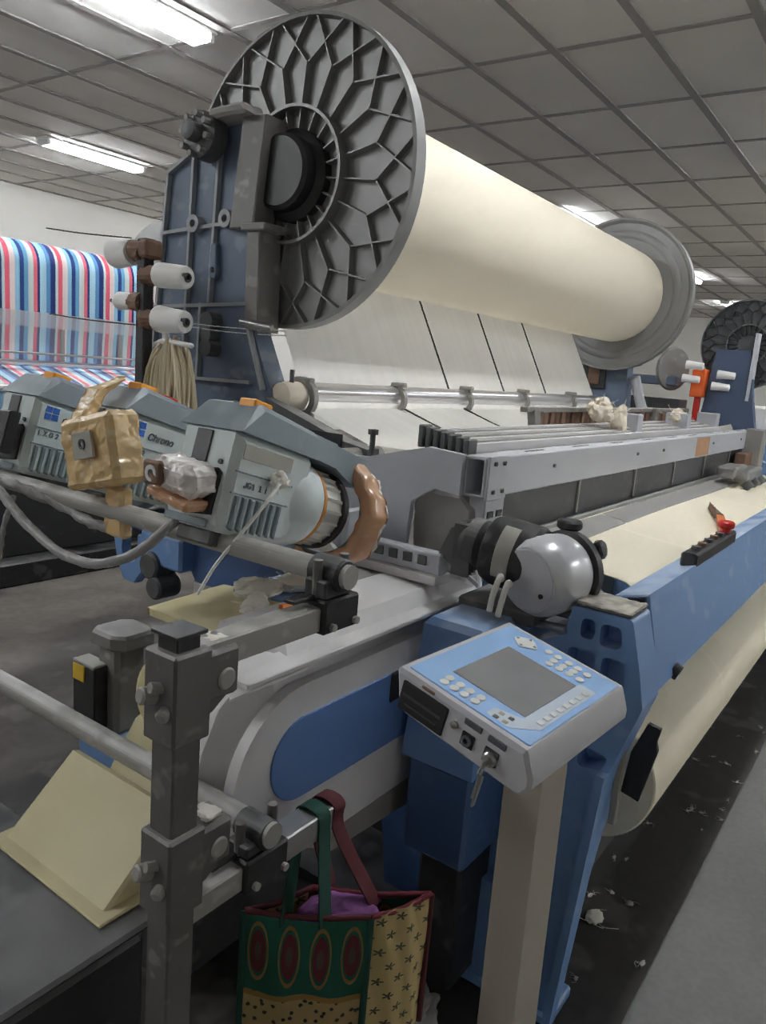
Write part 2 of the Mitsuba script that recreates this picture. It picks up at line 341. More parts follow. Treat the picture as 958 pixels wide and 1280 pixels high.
for i in range(-4, 16):
    for j in range(-6, 15):
        cx, cy = OX + (i + 0.5) * PX, OY + (j + 0.5) * PY
        if cx + PX / 2 > XB or cy + PY / 2 > YB: continue
        v = np.array([cx, cy, CEIL]) - EYE; w = v @ fwd
        if w < 0.5: continue
        x, y = 479 + 950 * (v @ (math.cos(rol) * rt + math.sin(rol) * up0)) / w, 640 - 950 * (v @ upv) / w
        if -120 < x < 1080 and -150 < y < 700: cells.append((w, cx, cy))
cells.sort()
far = []
for n, (w, cx, cy) in enumerate(cells):
    if n < 280: part('ceiling', 'tile', tile, None, to_world=T().translate([cx, cy, CEIL]))
    else:
        b = box(-PX / 2 + 0.02, PX / 2 - 0.02, -PY / 2 + 0.02, PY / 2 - 0.02, -0.004, 0.012); b.apply_translation((cx, cy, CEIL)); far.append(b)
if far: part('ceiling', 'far_tile', cat(*far), 'mat_ceiling', False, kind='stuff')
for i in range(-5, 17):
    x = OX + i * PX
    if XA < x < XB: part('ceiling', 'cross_batten', box(x - 0.022, x + 0.022, YA, YB, CEIL - 0.012, CEIL + 0.012), 'mat_batten', False)
for j in range(-9, 15):
    y = OY + j * PY
    if YA < y < YB: part('ceiling', 'batten', box(XA, XB, y - 0.03, y + 0.03, CEIL - 0.016, CEIL + 0.012), 'mat_batten', False)

# fluorescent battens
scene['mat_lamp'] = {'type': 'diffuse', 'reflectance': {'type': 'rgb', 'value': 0.6}}
hous = mikit.ply(cat(box(-0.66, 0.66, -0.11, 0.11, -0.03, -0.005, 0.006), box(-0.64, -0.60, -0.1, 0.1, -0.085, -0.03, 0.006), box(0.60, 0.64, -0.1, 0.1, -0.085, -0.03, 0.006)), 'mat_housing')
tub = mikit.ply(cat(cyl((-0.6, -0.062, -0.062), (0.6, -0.062, -0.062), 0.026, 16), cyl((-0.6, 0.062, -0.062), (0.6, 0.062, -0.062), 0.026, 16)), 'mat_lamp', smooth=40)
LL = {0: 'bright fluorescent batten at the top edge above the near beam flange', 1: 'fluorescent batten peeping out above the white warp roll', 2: 'small distant fluorescent batten beside the rim of the far flange',
      3: 'most distant fluorescent batten above the dark far loom flange', 4: 'fluorescent batten over the striped warp by the back wall'}
for n, (x, y) in enumerate(LAMPS):
    k = thing('ceiling_lamp', LL.get(n, 'fluorescent batten on the ceiling further along the hall'), 'lamp', 'fluorescent ceiling lamps')
    part(k, 'housing', hous, None, to_world=T().translate([x, y, CEIL]))
    part(k, 'tubes', {**tub, 'emitter': {'type': 'area', 'radiance': {'type': 'rgb', 'value': [LAMP * 0.97, LAMP, LAMP * 1.02]}}}, None, to_world=T().translate([x, y, CEIL]))

# walkway strip
solo('walkway_mat', box(0.6, 22, -0.55, 0.36, 0.0, 0.012, 0.004), 'mat_walkway', 'grey walkway strip along the front of the loom, beside the cloth roll', 'walkway')

# ================================================================== warp beam
BC = np.array([1.832, 2.137]); BX0, BX1, RF, RR = 2.0, 5.12, 0.487, 0.30
wb = thing('warp_beam', 'large horizontal warp beam with grey ribbed flanges, high on the blue loom support', 'warp beam')
def flange(parent, x0, s):
    """s=-1: ribs face -X"""
    c = np.array([x0, *BC]); d = np.array([s, 0, 0.0])
    web = lathe([(0.12, 0), (RF, 0), (RF, 0.05), (RF - 0.012, 0.052), (RF - 0.014, 0.024), (0.12, 0.024), (0.12, 0)], c, d, 96, closed=False)
    k = part(parent, 'flange', web, 'mat_cast', 30, label='grey cast flange with a honeycomb of ribs')
    N = 20; P = lambda r, a: np.array([x0, BC[0] + r * math.cos(a), BC[1] + r * math.sin(a)])
    def rib(a, b, h=0.030, t=0.0036):
        a, b = np.asarray(a), np.asarray(b); u = (b - a) / np.linalg.norm(b - a); v = np.cross(d, u); pts = []
        for q in (a, b):
            for sg in (-1, 1):
                pts += [q + d * 0.015 + sg * v * t * 1.5, q + d * (0.02 + h) + sg * v * t * 0.7]
        return hull(pts)
    part(k, 'inner_ring', ring(c + d * 0.045, d, 0.206, 0.216, 0.05, 72), 'mat_cast', 30)
    for i in range(N):
        a = 2 * math.pi * (i + 0.3) / N; h = math.pi / N
        part(k, 'rib', rib(P(0.11, a), P(0.345, a)), 'mat_cast', False)
        part(k, 'rib', rib(P(0.34, a), P(RF - 0.01, a + 1.75 * h), 0.026), 'mat_cast', False)
        part(k, 'rib', rib(P(0.34, a), P(RF - 0.01, a - 1.75 * h), 0.026), 'mat_cast', False)
    return k
flange(wb, BX0, -1)
k = part(wb, 'flange', lathe([(0.28, 0), (RF - 0.03, 0), (RF - 0.012, -0.02), (RF, -0.02), (RF, 0.05), (0.28, 0.05), (0.28, 0)], (BX1, *BC), (1, 0, 0), 96, closed=False), 'mat_cast', 30, label='smooth inner side of the far grey flange')
part(k, 'inner_ring', lathe([(0.36, 0), (0.375, -0.012), (0.40, -0.012), (0.415, 0)], (BX1 , *BC), (1, 0, 0), 80, closed=False), 'mat_cast', 40)
part(wb, 'hub', lathe([(0.145, 0), (0.145, 0.045), (0.135, 0.055), (0.118, 0.06), (0.118, 0.10), (0.105, 0.11)], (BX0 - 0.01, *BC), (-1, 0, 0), 48), 'mat_black', 30, label='dark round hub at the middle of the flange')
part(wb, 'yarn_roll', lathe([(RR, 0), (RR, BX1 - BX0 - 0.004)], (BX0 + 0.002, *BC), (1, 0, 0), 120), 'mat_yarn', 30, label='thick roll of cream warp yarn')

# warp sheet from beam to whip roll and on to the harness
WY, WZ, WR = 1.775, 1.44, 0.036
ws = thing('warp_sheet', 'wide white sheet of warp yarns hanging below the beam to the chrome rod', 'warp sheet')
# tangent on the back of the roll
dy, dz = BC[0] - (WY + WR * 0.9), BC[1] - WZ; D = math.hypot(dy, dz); al = math.asin(RR / D); th = math.atan2(dz, dy) - al
tp = np.array([WY + WR * 0.9, WZ]) + math.sqrt(D * D - RR * RR) * np.array([math.cos(th), math.sin(th)])
def strip(x0, x1, prof, n=3):
    return sheet([[(x, y, z) for x in np.linspace(x0, x1, n)] for y, z in prof])
up_prof = [(tp[0] + 0.004, tp[1] + 0.0)] + [(tp[0] * (1 - t) + (WY + 0.034) * t, tp[1] * (1 - t) + WZ * t) for t in np.linspace(0.15, 1, 5)]
cuts = [BX0 + 0.03, 3.06, 3.62, 4.15, 4.92]
for a, b in zip(cuts[:-1], cuts[1:]): part(ws, 'panel', strip(a + 0.006, b - 0.006, up_prof), 'mat_warp', True)
for x in cuts[1:-1]: part(ws, 'slit_cord', tube([(x, y - 0.002, z) for y, z in (up_prof[1], up_prof[3], up_prof[5])], 0.004, 6, 2), 'mat_feeder_dark', True, label='dark cord in the slit of the warp')
W2Y, W2Z = 1.46, 1.265
low = [(WY + 0.025 * math.cos(a) , WZ + 0.040 * math.sin(a)) for a in np.linspace(-0.6, -2.2, 5)]
low = [(WY + 0.030, WZ - 0.028), (WY + 0.0, WZ - 0.042), (WY - 0.03, WZ - 0.052), (W2Y + 0.0, W2Z + 0.034), (W2Y - 0.15, W2Z + 0.036), (1.02, 1.268)]
cuts = [1.97, 2.58, 3.08, 3.72, 4.92]
for a, b in zip(cuts[:-1], cuts[1:]): part(ws, 'lower_panel', strip(a + 0.006, b - 0.006, low), 'mat_warp', True)

for x in cuts[1:-1]: part(ws, 'slit_cord', tube([(x, y, z + 0.003) for y, z in low[2:]], 0.004, 6, 2), 'mat_feeder_dark', True)

# ================================================================== the loom itself
lm = thing('terry_loom', 'large blue and grey towel weaving loom filling the middle of the hall', 'loom')
# --- left beam support (pillar)
pk = part(lm, 'beam_support', prism([(1.94, 2.30), (2.10, 2.29), (2.36, 2.17), (2.42, 1.75), (2.44, 1.30), (2.45, 0.98), (1.68, 0.98), (1.74, 1.2), (1.80, 1.42), (1.90, 1.62), (1.92, 1.9)], 'x', 1.88, 1.96), 'mat_pillar', False, label='dusty blue cast beam support with raised ribs')
def rib_x(y0, z0, y1, z1, t=0.012, x0=1.862, x1=1.885):
    a, b = np.array([y0, z0]), np.array([y1, z1]); u = (b - a) / np.linalg.norm(b - a); v = np.array([-u[1], u[0]]) * t / 2
    return prism([a - v, b - v, b + v, a + v], 'x', x0, x1)
for r_ in [(1.93, 1.99, 2.39, 1.96), (1.93, 1.72, 2.42, 1.70), (1.90, 1.46, 2.43, 1.45), (2.22, 2.24, 2.25, 1.46), (2.09, 2.26, 2.12, 1.72), (2.16, 1.72, 2.17, 1.46), (2.355, 2.16, 2.43, 1.46), (2.10, 2.285, 2.36, 2.165), (1.925, 2.29, 1.915, 1.64), (1.92, 1.64, 1.84, 1.44)]:
    part(pk, 'rib', rib_x(*r_), 'mat_rib', False)
for y, z in ((2.20, 1.985), (2.04, 1.995)):
    part(pk, 'boss', ring((1.868, y, z), (1, 0, 0), 0.013, 0.030, 0.036, 24), 'mat_rib', 40)
part(pk, 'slotted_boss', diff(cprism([(2.12, 1.80), (2.08, 1.80), (2.085, 1.92), (2.115, 1.92)], 'x', 1.86, 1.885, 0.004, 0.012), [cyl((1.85, 2.10, 1.83), (1.9, 2.10, 1.83), 0.010, 16)]), 'mat_pillar', 30)
for z, h, r in ((1.655, 0.03, 0.032), (1.61, 0.03, 0.026), (1.565, 0.035, 0.030)):
    part(pk, 'valve', cyl((1.83, 2.09, z), (1.885, 2.09, z), r, 16), 'mat_darkgrey', 30)
part(pk, 'side_plate', cprism([(1.965, 2.31), (2.01, 1.96), (1.90, 1.96), (1.86, 2.30)], 'x', 1.845, 1.945, 0.004), 'mat_grey', False, label='dusty grey bearing plate')
part(pk, 'side_plate', cprism([(1.93, 1.95), (1.925, 1.64), (1.86, 1.63), (1.87, 1.95)], 'x', 1.85, 1.955, 0.004), 'mat_grey', False)
part(pk, 'ledge', box(1.84, 1.965, 1.84, 1.95, 1.95, 1.975, 0.004), 'mat_grey', False)
part(pk, 'pin', cyl((1.84, 1.93, 1.66), (1.86, 1.80, 1.645), 0.012, 14, b=0.003), 'mat_steel', 40, label='light steel pin')
part(pk, 'flange_bearing', cat(lathe([(0.055, 0), (0.075, 0.01), (0.075, 0.07), (0.05, 0.08)], (1.87, 2.12, 2.25), (-1, 0, 0.05), 32), lathe([(0.03, 0), (0.032, 0.12), (0.02, 0.125)], (1.87, 2.12, 2.25), (-1, 0, 0.05), 20)), 'mat_darkgrey', 35, label='dark bearing on top of the support')
for a in range(8):
    c = np.array([1.80, 2.12 + 0.062 * math.cos(a * math.pi / 4 + .2), 2.25 + 0.062 * math.sin(a * math.pi / 4 + .2)])
    part(pk, 'bolt', cyl(c, c - np.array([0.03, 0, 0]), 0.011, 6), 'mat_grey', False)
part(pk, 'top_cap', crumple(cprism([(1.90, 2.30), (2.09, 2.295), (2.08, 2.33), (1.93, 2.335)], 'x', 1.80, 1.90, 0.01), 0.008, 30, 2), 'mat_lint_grey', True)
# right beam support
pr = part(lm, 'beam_support', prism([(1.85, 1.95), (2.25, 1.95), (2.40, 1.3), (2.46, 0), (2.25, 0), (2.15, 0.95), (1.95, 0.95), (1.82, 0), (1.6, 0), (1.70, 1.35), (1.72, 1.68), (1.66, 1.70)], 'x', 5.20, 5.32), 'mat_pillar', False, label='dark blue far beam support behind the flange')
part(pr, 'cover_plate', box(5.185, 5.2, 1.86, 2.03, 1.52, 1.72, 0.004), 'mat_black', False)
part(pr, 'label_plate', box(5.178, 5.186, 1.90, 1.98, 1.55, 1.68, 0.002), 'mat_brown', False)
part(pr, 'curved_foot', tube([(5.26, 1.68, 1.62), (5.26, 1.62, 1.45), (5.26, 1.56, 1.36), (5.26, 1.45, 1.30)], 0.035, 10), 'mat_arch', True)
# --- chrome whip roll with collars
part(lm, 'whip_roll', cyl((1.98, WY, WZ), (5.0, WY, WZ), WR, 36), 'mat_chrome', 30, label='polished chrome rod across the warp')
part(lm, 'whip_roll_backing', cyl((1.98, WY - 0.004, WZ - 0.048), (5.0, WY - 0.004, WZ - 0.048), 0.026, 28), 'mat_sheet', 30, label='white roll under the chrome rod')
part(lm, 'roll_cap', lathe([(0.02, 0), (0.043, 0.01), (0.048, 0.05), (0.048, 0.10), (0.03, 0.105)], (1.88, WY, WZ - 0.012), (1, 0, 0), 28), 'mat_lint_cream', 35, label='cream end cap of the rod')
def collar(x, s=1.0):
    m = ring((x, WY - 0.005, WZ - 0.018), (1, 0, 0), 0.040 * s, 0.058 * s, 0.022, 32)
    return cat(m, box(x - 0.014, x + 0.014, WY - 0.055, WY + 0.01, WZ + 0.034, WZ + 0.052, 0.004), box(x - 0.01, x + 0.01, WY - 0.065, WY - 0.02, WZ - 0.085, WZ - 0.06, 0.004))
for x, s in ((1.985, 1.25), (2.55, 1.0), (3.1, 1.0), (3.7, 1.0), (4.35, 1.0)):
    part(lm, 'collar', collar(x, s), 'mat_fabric_grey', 30)
part(lm, 'collar_bolt', cyl((1.93, WY - 0.01, WZ + 0.03), (1.93, WY - 0.01, WZ + 0.075), 0.008, 10), 'mat_darkgrey', 35)
part(lm, 'guide_roll', cyl((1.92, W2Y, W2Z), (5.0, W2Y, W2Z), 0.033, 28), 'mat_sheet', 30, label='white guide roll below the warp')
ak = part(lm, 'roll_arm', prism([(1.80, 1.42), (1.76, 1.335), (1.45, 1.225), (1.36, 1.225), (1.36, 1.30), (1.46, 1.315)], 'x', 1.84, 1.90), 'mat_darkgrey', False, label='dark arm carrying the rolls')
part(ak, 'slot', box(1.832, 1.842, 1.46, 1.68, 1.285, 1.335), 'mat_black', False)
part(ak, 'axle', cyl((1.74, 1.40, 1.275), (1.95, 1.40, 1.275), 0.028, 20), 'mat_steel', 35)
part(ak, 'stop_screw', cat(cyl((1.78, 1.30, 1.28), (1.78, 1.30, 1.36), 0.008, 10), cyl((1.78, 1.30, 1.355), (1.78, 1.30, 1.37), 0.015, 12)), 'mat_darkgrey', 35)
# --- grey arch plate and arch beam
part(lm, 'arch_plate', prism([(0.955, 1.345), (1.06, 1.352), (1.26, 1.30), (1.36, 1.29), (1.36, 0.98), (1.12, 0.98), (1.10, 1.20), (1.035, 1.245), (0.955, 1.238)], 'x', 1.705, 1.725), 'mat_arch', False, label='pale grey end plate with a notch')
bm = diff(box(1.72, 5.25, 0.892, 0.955, 1.238, 1.345, 0.004), [box(1.6, 1.95, 0.900, 0.947, 1.246, 1.337)])
bk = part(lm, 'arch_beam', bm, 'mat_arch', False, label='long pale grey square beam above the reed')
part(bk, 'end_plate', box(1.722, 1.83, 0.884, 0.892, 1.232, 1.348, 0.002), 'mat_arch', False)
for x in (1.75, 1.80):
    for z in (1.255, 1.328): part(bk, 'bolt', cyl((x, 0.886, z), (x, 0.878, z), 0.006, 8), 'mat_darkgrey', 30)
for x in (2.15, 2.95, 3.3, 4.2, 4.9): part(bk, 'bolt', cyl((x, 0.893, 1.30), (x, 0.886, 1.30), 0.006, 8), 'mat_darkgrey', 30)
for x in np.linspace(2.0, 4.9, 9): part(bk, 'slot', box(x, x + 0.13, 0.917, 0.926, 1.3445, 1.3462), 'mat_darkgrey', False)
part(bk, 'sticker', box(3.86, 4.12, 0.8905, 0.892, 1.245, 1.335), 'mat_tape', False, label='faded orange sticker')
part(lm, 'beam_bracket', box(1.75, 1.86, 0.90, 0.95, 1.16, 1.238, 0.004), 'mat_arch', False)
for x in (1.765, 1.815): part(lm, 'bracket_slot', box(x, x + 0.032, 0.897, 0.901, 1.18, 1.198, 0.001), 'mat_black', False)
part(lm, 'dust_shroud', crumple(cprism([(1.09, 1.235), (0.97, 1.235), (0.93, 1.20), (0.92, 1.02), (1.11, 1.0), (1.12, 1.19)], 'x', 1.74, 1.80, 0.01), 0.012, 14, 4), 'mat_lint_grey', True, label='dusty grey shroud beside the notch')
# --- heald frames
for i, y in enumerate(np.linspace(0.99, 1.135, 7)):
    z = 1.366 + 0.004 * i
    h = part(lm, 'heald_frame', box(1.80, 4.75, y - 0.006, y + 0.006, z - 0.028, z, 0.002), 'mat_tube' if i % 2 else 'mat_white', False, label='thin long metal heald frame bar')
    part(h, 'end_block', box(1.775, 1.825, y - 0.009, y + 0.008, z - 0.05, z + 0.012, 0.003), 'mat_darkgrey', False)
part(lm, 'heald_frame_tray', box(1.85, 4.8, 0.985, 1.14, 1.28, 1.292), 'mat_grey', False)
# harness rail with rusty slats
for x0, x1 in ((2.62, 3.35), (3.5, 4.0), (4.1, 4.6)):
    hr = part(lm, 'harness_rail', box(x0 - 0.12, x1 + 0.02, 1.16, 1.19, 1.432, 1.452, 0.003), 'mat_grey', False, label='grey rail with rusty brown slats')
    n = int((x1 - x0) / 0.05)
    for i in range(n):
        x = x0 + 0.02 + (x1 - x0 - 0.04) * i / (n - 1)
        part(hr, 'slat', box(x - 0.019, x + 0.019, 1.166 + 0.004 * (i % 2), 1.184, 1.345, 1.432), 'mat_brown', False)
    part(hr, 'post', box(x1 - 0.01, x1 + 0.03, 1.14, 1.20, 1.33, 1.455, 0.003), 'mat_grey', False)
    part(hr, 'bracket', prism([(x0 - 0.02, 1.44), (x0 - 0.07, 1.44), (x0 - 0.04, 1.36), (x0, 1.34), (x0 + 0.01, 1.34)], 'y', 1.155, 1.185), 'mat_grey', False)
for x in (3.22, 4.02, 4.66):
    part(lm, 'grey_block', box(x, x + 0.07, 0.99, 1.10, 1.335, 1.44, 0.004), 'mat_arch', False)
# --- reed
rk = part(lm, 'reed', box(1.86, 5.15, 0.925, 0.955, 1.06, 1.238), 'mat_reed', False, label='dark reed panel below the grey beam')
for x in (2.45, 3.05, 3.62, 4.2, 4.8): part(rk, 'divider', box(x, x + 0.014, 0.918, 0.926, 1.12, 1.235), 'mat_fabric_grey', False)
part(rk, 'reed_cap', box(1.95, 5.2, 0.895, 0.91, 1.098, 1.116, 0.003), 'mat_steel', False, label='silver strip along the reed')
# temple cover (grey strip)
for i, (a, b) in enumerate(((2.02, 2.62), (2.63, 3.2), (3.21, 3.9), (3.91, 4.6))):
    part(lm, 'temple_cover', sheet([[(x, y, z) for x in np.linspace(a, b, 3)] for y, z in ((0.894, 1.10), (0.855, 1.098), (0.80, 1.088), (0.795, 1.08))], 0.003), 'mat_fabric_grey', True, label='grey strip across the cloth')
# --- breast beam
bp = [(0.535, 1.062), (0.457, 1.082), (0.427, 0.96), (0.405, 0.862), (0.44, 0.845), (0.52, 0.90)]
kb = part(lm, 'breast_beam', cprism(bp, 'x', 1.755, 5.3, 0.004), 'mat_blue', False, label='long blue breast beam in front of the cloth')
part(kb, 'black_end', prism([(0.53, 1.055), (0.465, 1.075), (0.455, 1.03), (0.50, 1.0)], 'x', 1.745, 1.756), 'mat_black', False)
part(kb, 'bolt', cyl((1.90, 0.412, 0.872), (1.90, 0.395, 0.865), 0.02, 16), 'mat_black', 35)
# --- blue side frame casting
out = [(0.442, 1.06), (0.577, 1.06), (0.590, 0.985), (0.66, 0.952), (0.80, 0.955), (0.86, 0.9), (0.86, 0.4), (0.80, 0.0), (0.515, 0.0), (0.487, 0.36), (0.445, 0.70), (0.395, 0.87), (0.412, 0.95)]
cast = prism(Polygon(out), 'x', 1.60, 1.72, rnd=0.012)
def pocket(pts, r=0.012, dep=1.66): return prism(Polygon(pts).buffer(-r).buffer(r, quad_segs=4), 'x', 1.5, dep)
pk5 = [pocket([(0.553, 1.038), (0.520, 1.038), (0.520, 0.992), (0.553, 0.992)]), pocket([(0.508, 1.036), (0.462, 1.036), (0.458, 0.985), (0.508, 0.985)]),
       pocket([(0.575, 0.965), (0.512, 0.965), (0.508, 0.86), (0.53, 0.86), (0.575, 0.91)]), pocket([(0.496, 0.962), (0.445, 0.962), (0.438, 0.85), (0.50, 0.85)]),
       pocket([(0.66, 0.93), (0.592, 0.952), (0.60, 0.90), (0.66, 0.88)]), pocket([(0.52, 0.745), (0.452, 0.735), (0.462, 0.70), (0.52, 0.69)]),
       pocket([(0.80, 0.9), (0.62, 0.83), (0.56, 0.72), (0.80, 0.72)]), pocket([(0.81, 0.65), (0.54, 0.62), (0.55, 0.3), (0.80, 0.3)], 0.03)]
sk = part(lm, 'side_frame', diff(cast, pk5), 'mat_blue', False, label='blue cast side frame with rounded pockets')
part(sk, 'worn_top', crumple(box(1.60, 1.72, 0.445, 0.575, 1.06, 1.073, 0.004), 0.006, 40, 1), 'mat_plate_worn', True, label='worn dusty top plate')
part(sk, 'lower_rib', rib_x(0.50, 0.02, 0.455, 0.70, 0.02, 1.57, 1.61), 'mat_blue', False)
part(sk, 'foot', box(1.59, 1.73, 0.495, 0.88, 0.0, 0.03, 0.006), 'mat_blue', False)
part(lm, 'rubber_flap', prism([(0.402, 0.80), (0.372, 0.795), (0.378, 0.76), (0.372, 0.74), (0.398, 0.605), (0.44, 0.615), (0.43, 0.72)], 'x', 1.70, 1.712), 'mat_black', False, label='black rubber flap beside the cloth roll')
part(lm, 'guard_strip', box(1.67, 1.685, 0.436, 0.452, 0.54, 0.74, 0.002), 'mat_stand', False, label='narrow tan strip')
# right side frame
part(lm, 'side_frame', prism([(0.42, 0.95), (0.46, 1.06), (0.95, 1.2), (2.0, 1.0), (2.45, 0.9), (2.45, 0.0), (0.5, 0.0), (0.44, 0.7)], 'x', 5.22, 5.32), 'mat_blue', False, label='far blue side frame')
# rear side frame (left), under the feeders
rf_ = part(lm, 'rear_frame', prism([(0.95, 0.97), (2.50, 0.97), (2.50, 0.90), (2.05, 0.88), (1.95, 0.74), (1.62, 0.72), (1.50, 0.60), (1.16, 0.55), (1.08, 0.0), (0.92, 0.0)], 'x', 1.72, 1.92), 'mat_blue_dark', False, label='blue rear frame under the yarn feeders')
part(rf_, 'flange_strip', box(1.62, 1.94, 0.95, 2.52, 0.965, 0.98, 0.003), 'mat_pillar', False)
bk_ = part(rf_, 'fork_bracket', diff(cprism([(2.20, 0.88), (2.42, 0.88), (2.39, 0.76), (2.35, 0.69), (2.28, 0.69), (2.22, 0.76)], 'x', 1.70, 1.74, 0.006, 0.012), [cyl((1.6, 2.31, 0.815), (1.9, 2.31, 0.815), 0.05, 24), box(1.6, 1.9, 2.265, 2.355, 0.82, 0.9)]), 'mat_blue', False, label='blue forked bracket')
for y, z, r in ((2.13, 0.80, 0.05), (2.10, 0.725, 0.042), (1.93, 0.70, 0.035)):
    part(rf_, 'frame_knob', cyl((1.64, y, z), (1.74, y, z), r, 20, b=0.008), 'mat_darkgrey', 35)
part(rf_, 'tag_plate', box(1.66, 1.67, 1.83, 1.91, 0.72, 0.79, 0.002), 'mat_label', False)
part(rf_, 'casing', box(1.66, 1.74, 1.98, 2.2, 0.80, 0.92, 0.01), 'mat_blue', False)
for z, y in ((0.25, 1.2), (0.55, 2.0), (0.16, 0.65)): part(lm, 'cross_tie', box(1.75, 5.25, y - 0.05, y + 0.05, z - 0.06, z + 0.06, 0.006), 'mat_darkgrey', False)
part(lm, 'under_pan', box(1.6, 5.2, 0.75, 2.2, 0.01, 0.04), 'mat_blackdust', False)
part(lm, 'inner_screen', box(1.9, 1.93, 0.95, 1.9, 0.05, 0.95), 'mat_black', False, label='dark inner guard plate')
# --- motor pedestal with blue cover
tp_ = [(1.44, 0.715), (1.69, 0.715), (1.69, 0.845), (1.44, 0.845)]
P8 = [(x, y, 1.0) for x, y in tp_] + [(x + dx, y + dy, 0.0) for (x, y), dx, dy in zip(tp_, (-0.03, 0.03, 0.03, -0.03), (-0.03, -0.03, 0.03, 0.03))] + [(x + dx, y + dy, 0.985) for (x, y), dx, dy in zip(tp_, (-0.012, 0.012, 0.012, -0.012), (-0.012, -0.012, 0.012, 0.012))]
part(lm, 'pedestal_cover', hull([(x, y, z if z > 0 else 0.66) for x, y, z in P8]), 'mat_blue', 20, label='blue sheet cover with a pale dusty top')
part(lm, 'pedestal_body', box(1.42, 1.70, 0.69, 0.86, 0.42, 0.66, 0.01), 'mat_blue_dark', False)
part(lm, 'pedestal_foot', box(1.48, 1.64, 0.72, 0.84, 0.04, 0.42, 0.01), 'mat_blackdust', False)
# --- drive motor
MC = np.array([1.575, 0.675, 1.102])
ax_m = np.array([-0.96, 0.25, -0.08]); ax_m /= np.linalg.norm(ax_m)
mk = part(lm, 'drive_motor', lathe([(0.050, -0.150), (0.075, -0.135), (0.089, -0.11), (0.094, -0.07), (0.094, -0.035), (0.090, -0.012), (0.076, 0.010), (0.074, 0.0105)], MC, ax_m, 56), 'mat_motor', 25, label='silver drum shaped motor cover')
part(mk, 'face_disc', lathe([(0.073, 0.0), (0.073, 0.012), (0.071, 0.0135), (0.0, 0.014)], MC, ax_m, 48), 'mat_console', 25)
for a in (0.2, 2.6):
    u, v, d = frame(ax_m); c = MC + d * 0.012 + 0.05 * (u * math.cos(a) + v * math.sin(a))
    part(mk, 'screw', cyl(c, c + d * 0.005, 0.006, 10), 'mat_black', 35)
part(mk, 'rear_band', lathe([(0.080, -0.150), (0.094, -0.146), (0.094, -0.128), (0.086, -0.122)], MC, ax_m, 48), 'mat_black', 30)
bx_ = np.array([-0.06, 0.98, 0.12]); bx_ /= np.linalg.norm(bx_)
b0 = MC + np.array([0.075, 0.015, 0.022])
part(mk, 'black_body', lathe([(0.080, 0), (0.086, 0.01), (0.086, 0.10), (0.078, 0.125), (0.05, 0.135)], b0, bx_, 40), 'mat_black', 30, label='black motor body')
u, v, d = frame(bx_); lab_ = [[b0 + d * h + 0.0872 * (u * math.cos(q) + v * math.sin(q)) for h in (0.045, 0.085)] for q in np.linspace(0, 2 * np.pi, 48, endpoint=False)]
lab_ = [r for r in lab_ if (r[0] - b0)[0] < -0.045 and (r[0] - b0)[2] > -0.045]
part(mk, 'white_label', sheet(np.array(sorted(lab_, key=lambda r: r[0][2])), 0.0008), 'mat_label', True)
part(mk, 'cooling_fins', cat(*[box(1.60 + 0.014 * i, 1.606 + 0.014 * i, 0.85, 0.90, 1.06 + 0.004 * i, 1.19, 0.001) for i in range(6)]), 'mat_darkgrey', False, kind='stuff')
part(mk, 'end_bell', lathe([(0.03, 0), (0.06, 0.02), (0.06, 0.05), (0.04, 0.07)], b0 + bx_ * 0.13, bx_, 30), 'mat_darkgrey', 30)
part(mk, 'gear_arm', hull([(1.62, 0.86, 1.20), (1.66, 0.86, 1.20), (1.62, 0.92, 1.17), (1.66, 0.92, 1.17), (1.60, 0.88, 1.07), (1.66, 0.88, 1.07), (1.62, 0.95, 1.10), (1.66, 0.95, 1.10)]), 'mat_darkgrey', False)
part(mk, 'knob', cyl((1.72, 0.655, 1.16), (1.72, 0.655, 1.215), 0.014, 14), 'mat_black', 35)
part(mk, 'knob_top', cyl((1.72, 0.655, 1.205), (1.72, 0.655, 1.228), 0.030, 20, b=0.005), 'mat_black', 35)
part(mk, 'knob', cyl((1.74, 0.63, 1.15), (1.74, 0.585, 1.165), 0.012, 12), 'mat_black', 35)
part(mk, 'knob_top', cyl((1.74, 0.592, 1.163), (1.74, 0.57, 1.17), 0.023, 18, b=0.005), 'mat_black', 35)
part(lm, 'motor_bracket', box(1.58, 1.78, 0.66, 0.86, 0.985, 1.02, 0.006), 'mat_darkgrey', False)
for i, (a, b) in enumerate((((1.62, 0.56, 1.03), (1.72, 0.76, 1.0)), ((1.60, 0.585, 1.0), (1.66, 0.80, 0.97)), ((1.70, 0.53, 1.05), (1.82, 0.62, 1.06)))):
    part(lm, 'steel_link', cyl(a, b, 0.011, 12), 'mat_steel', 35)
part(lm, 'motor_cable', tube([(1.56, 0.74, 1.09), (1.54, 0.735, 1.10), (1.525, 0.74, 1.06), (1.525, 0.745, 1.02)], 0.0075, 8), 'mat_sheet', True, label='white cable')
part(lm, 'motor_cable', tube([(1.555, 0.715, 1.085), (1.535, 0.712, 1.09), (1.52, 0.715, 1.05), (1.52, 0.72, 1.015)], 0.0075, 8), 'mat_sheet', True)
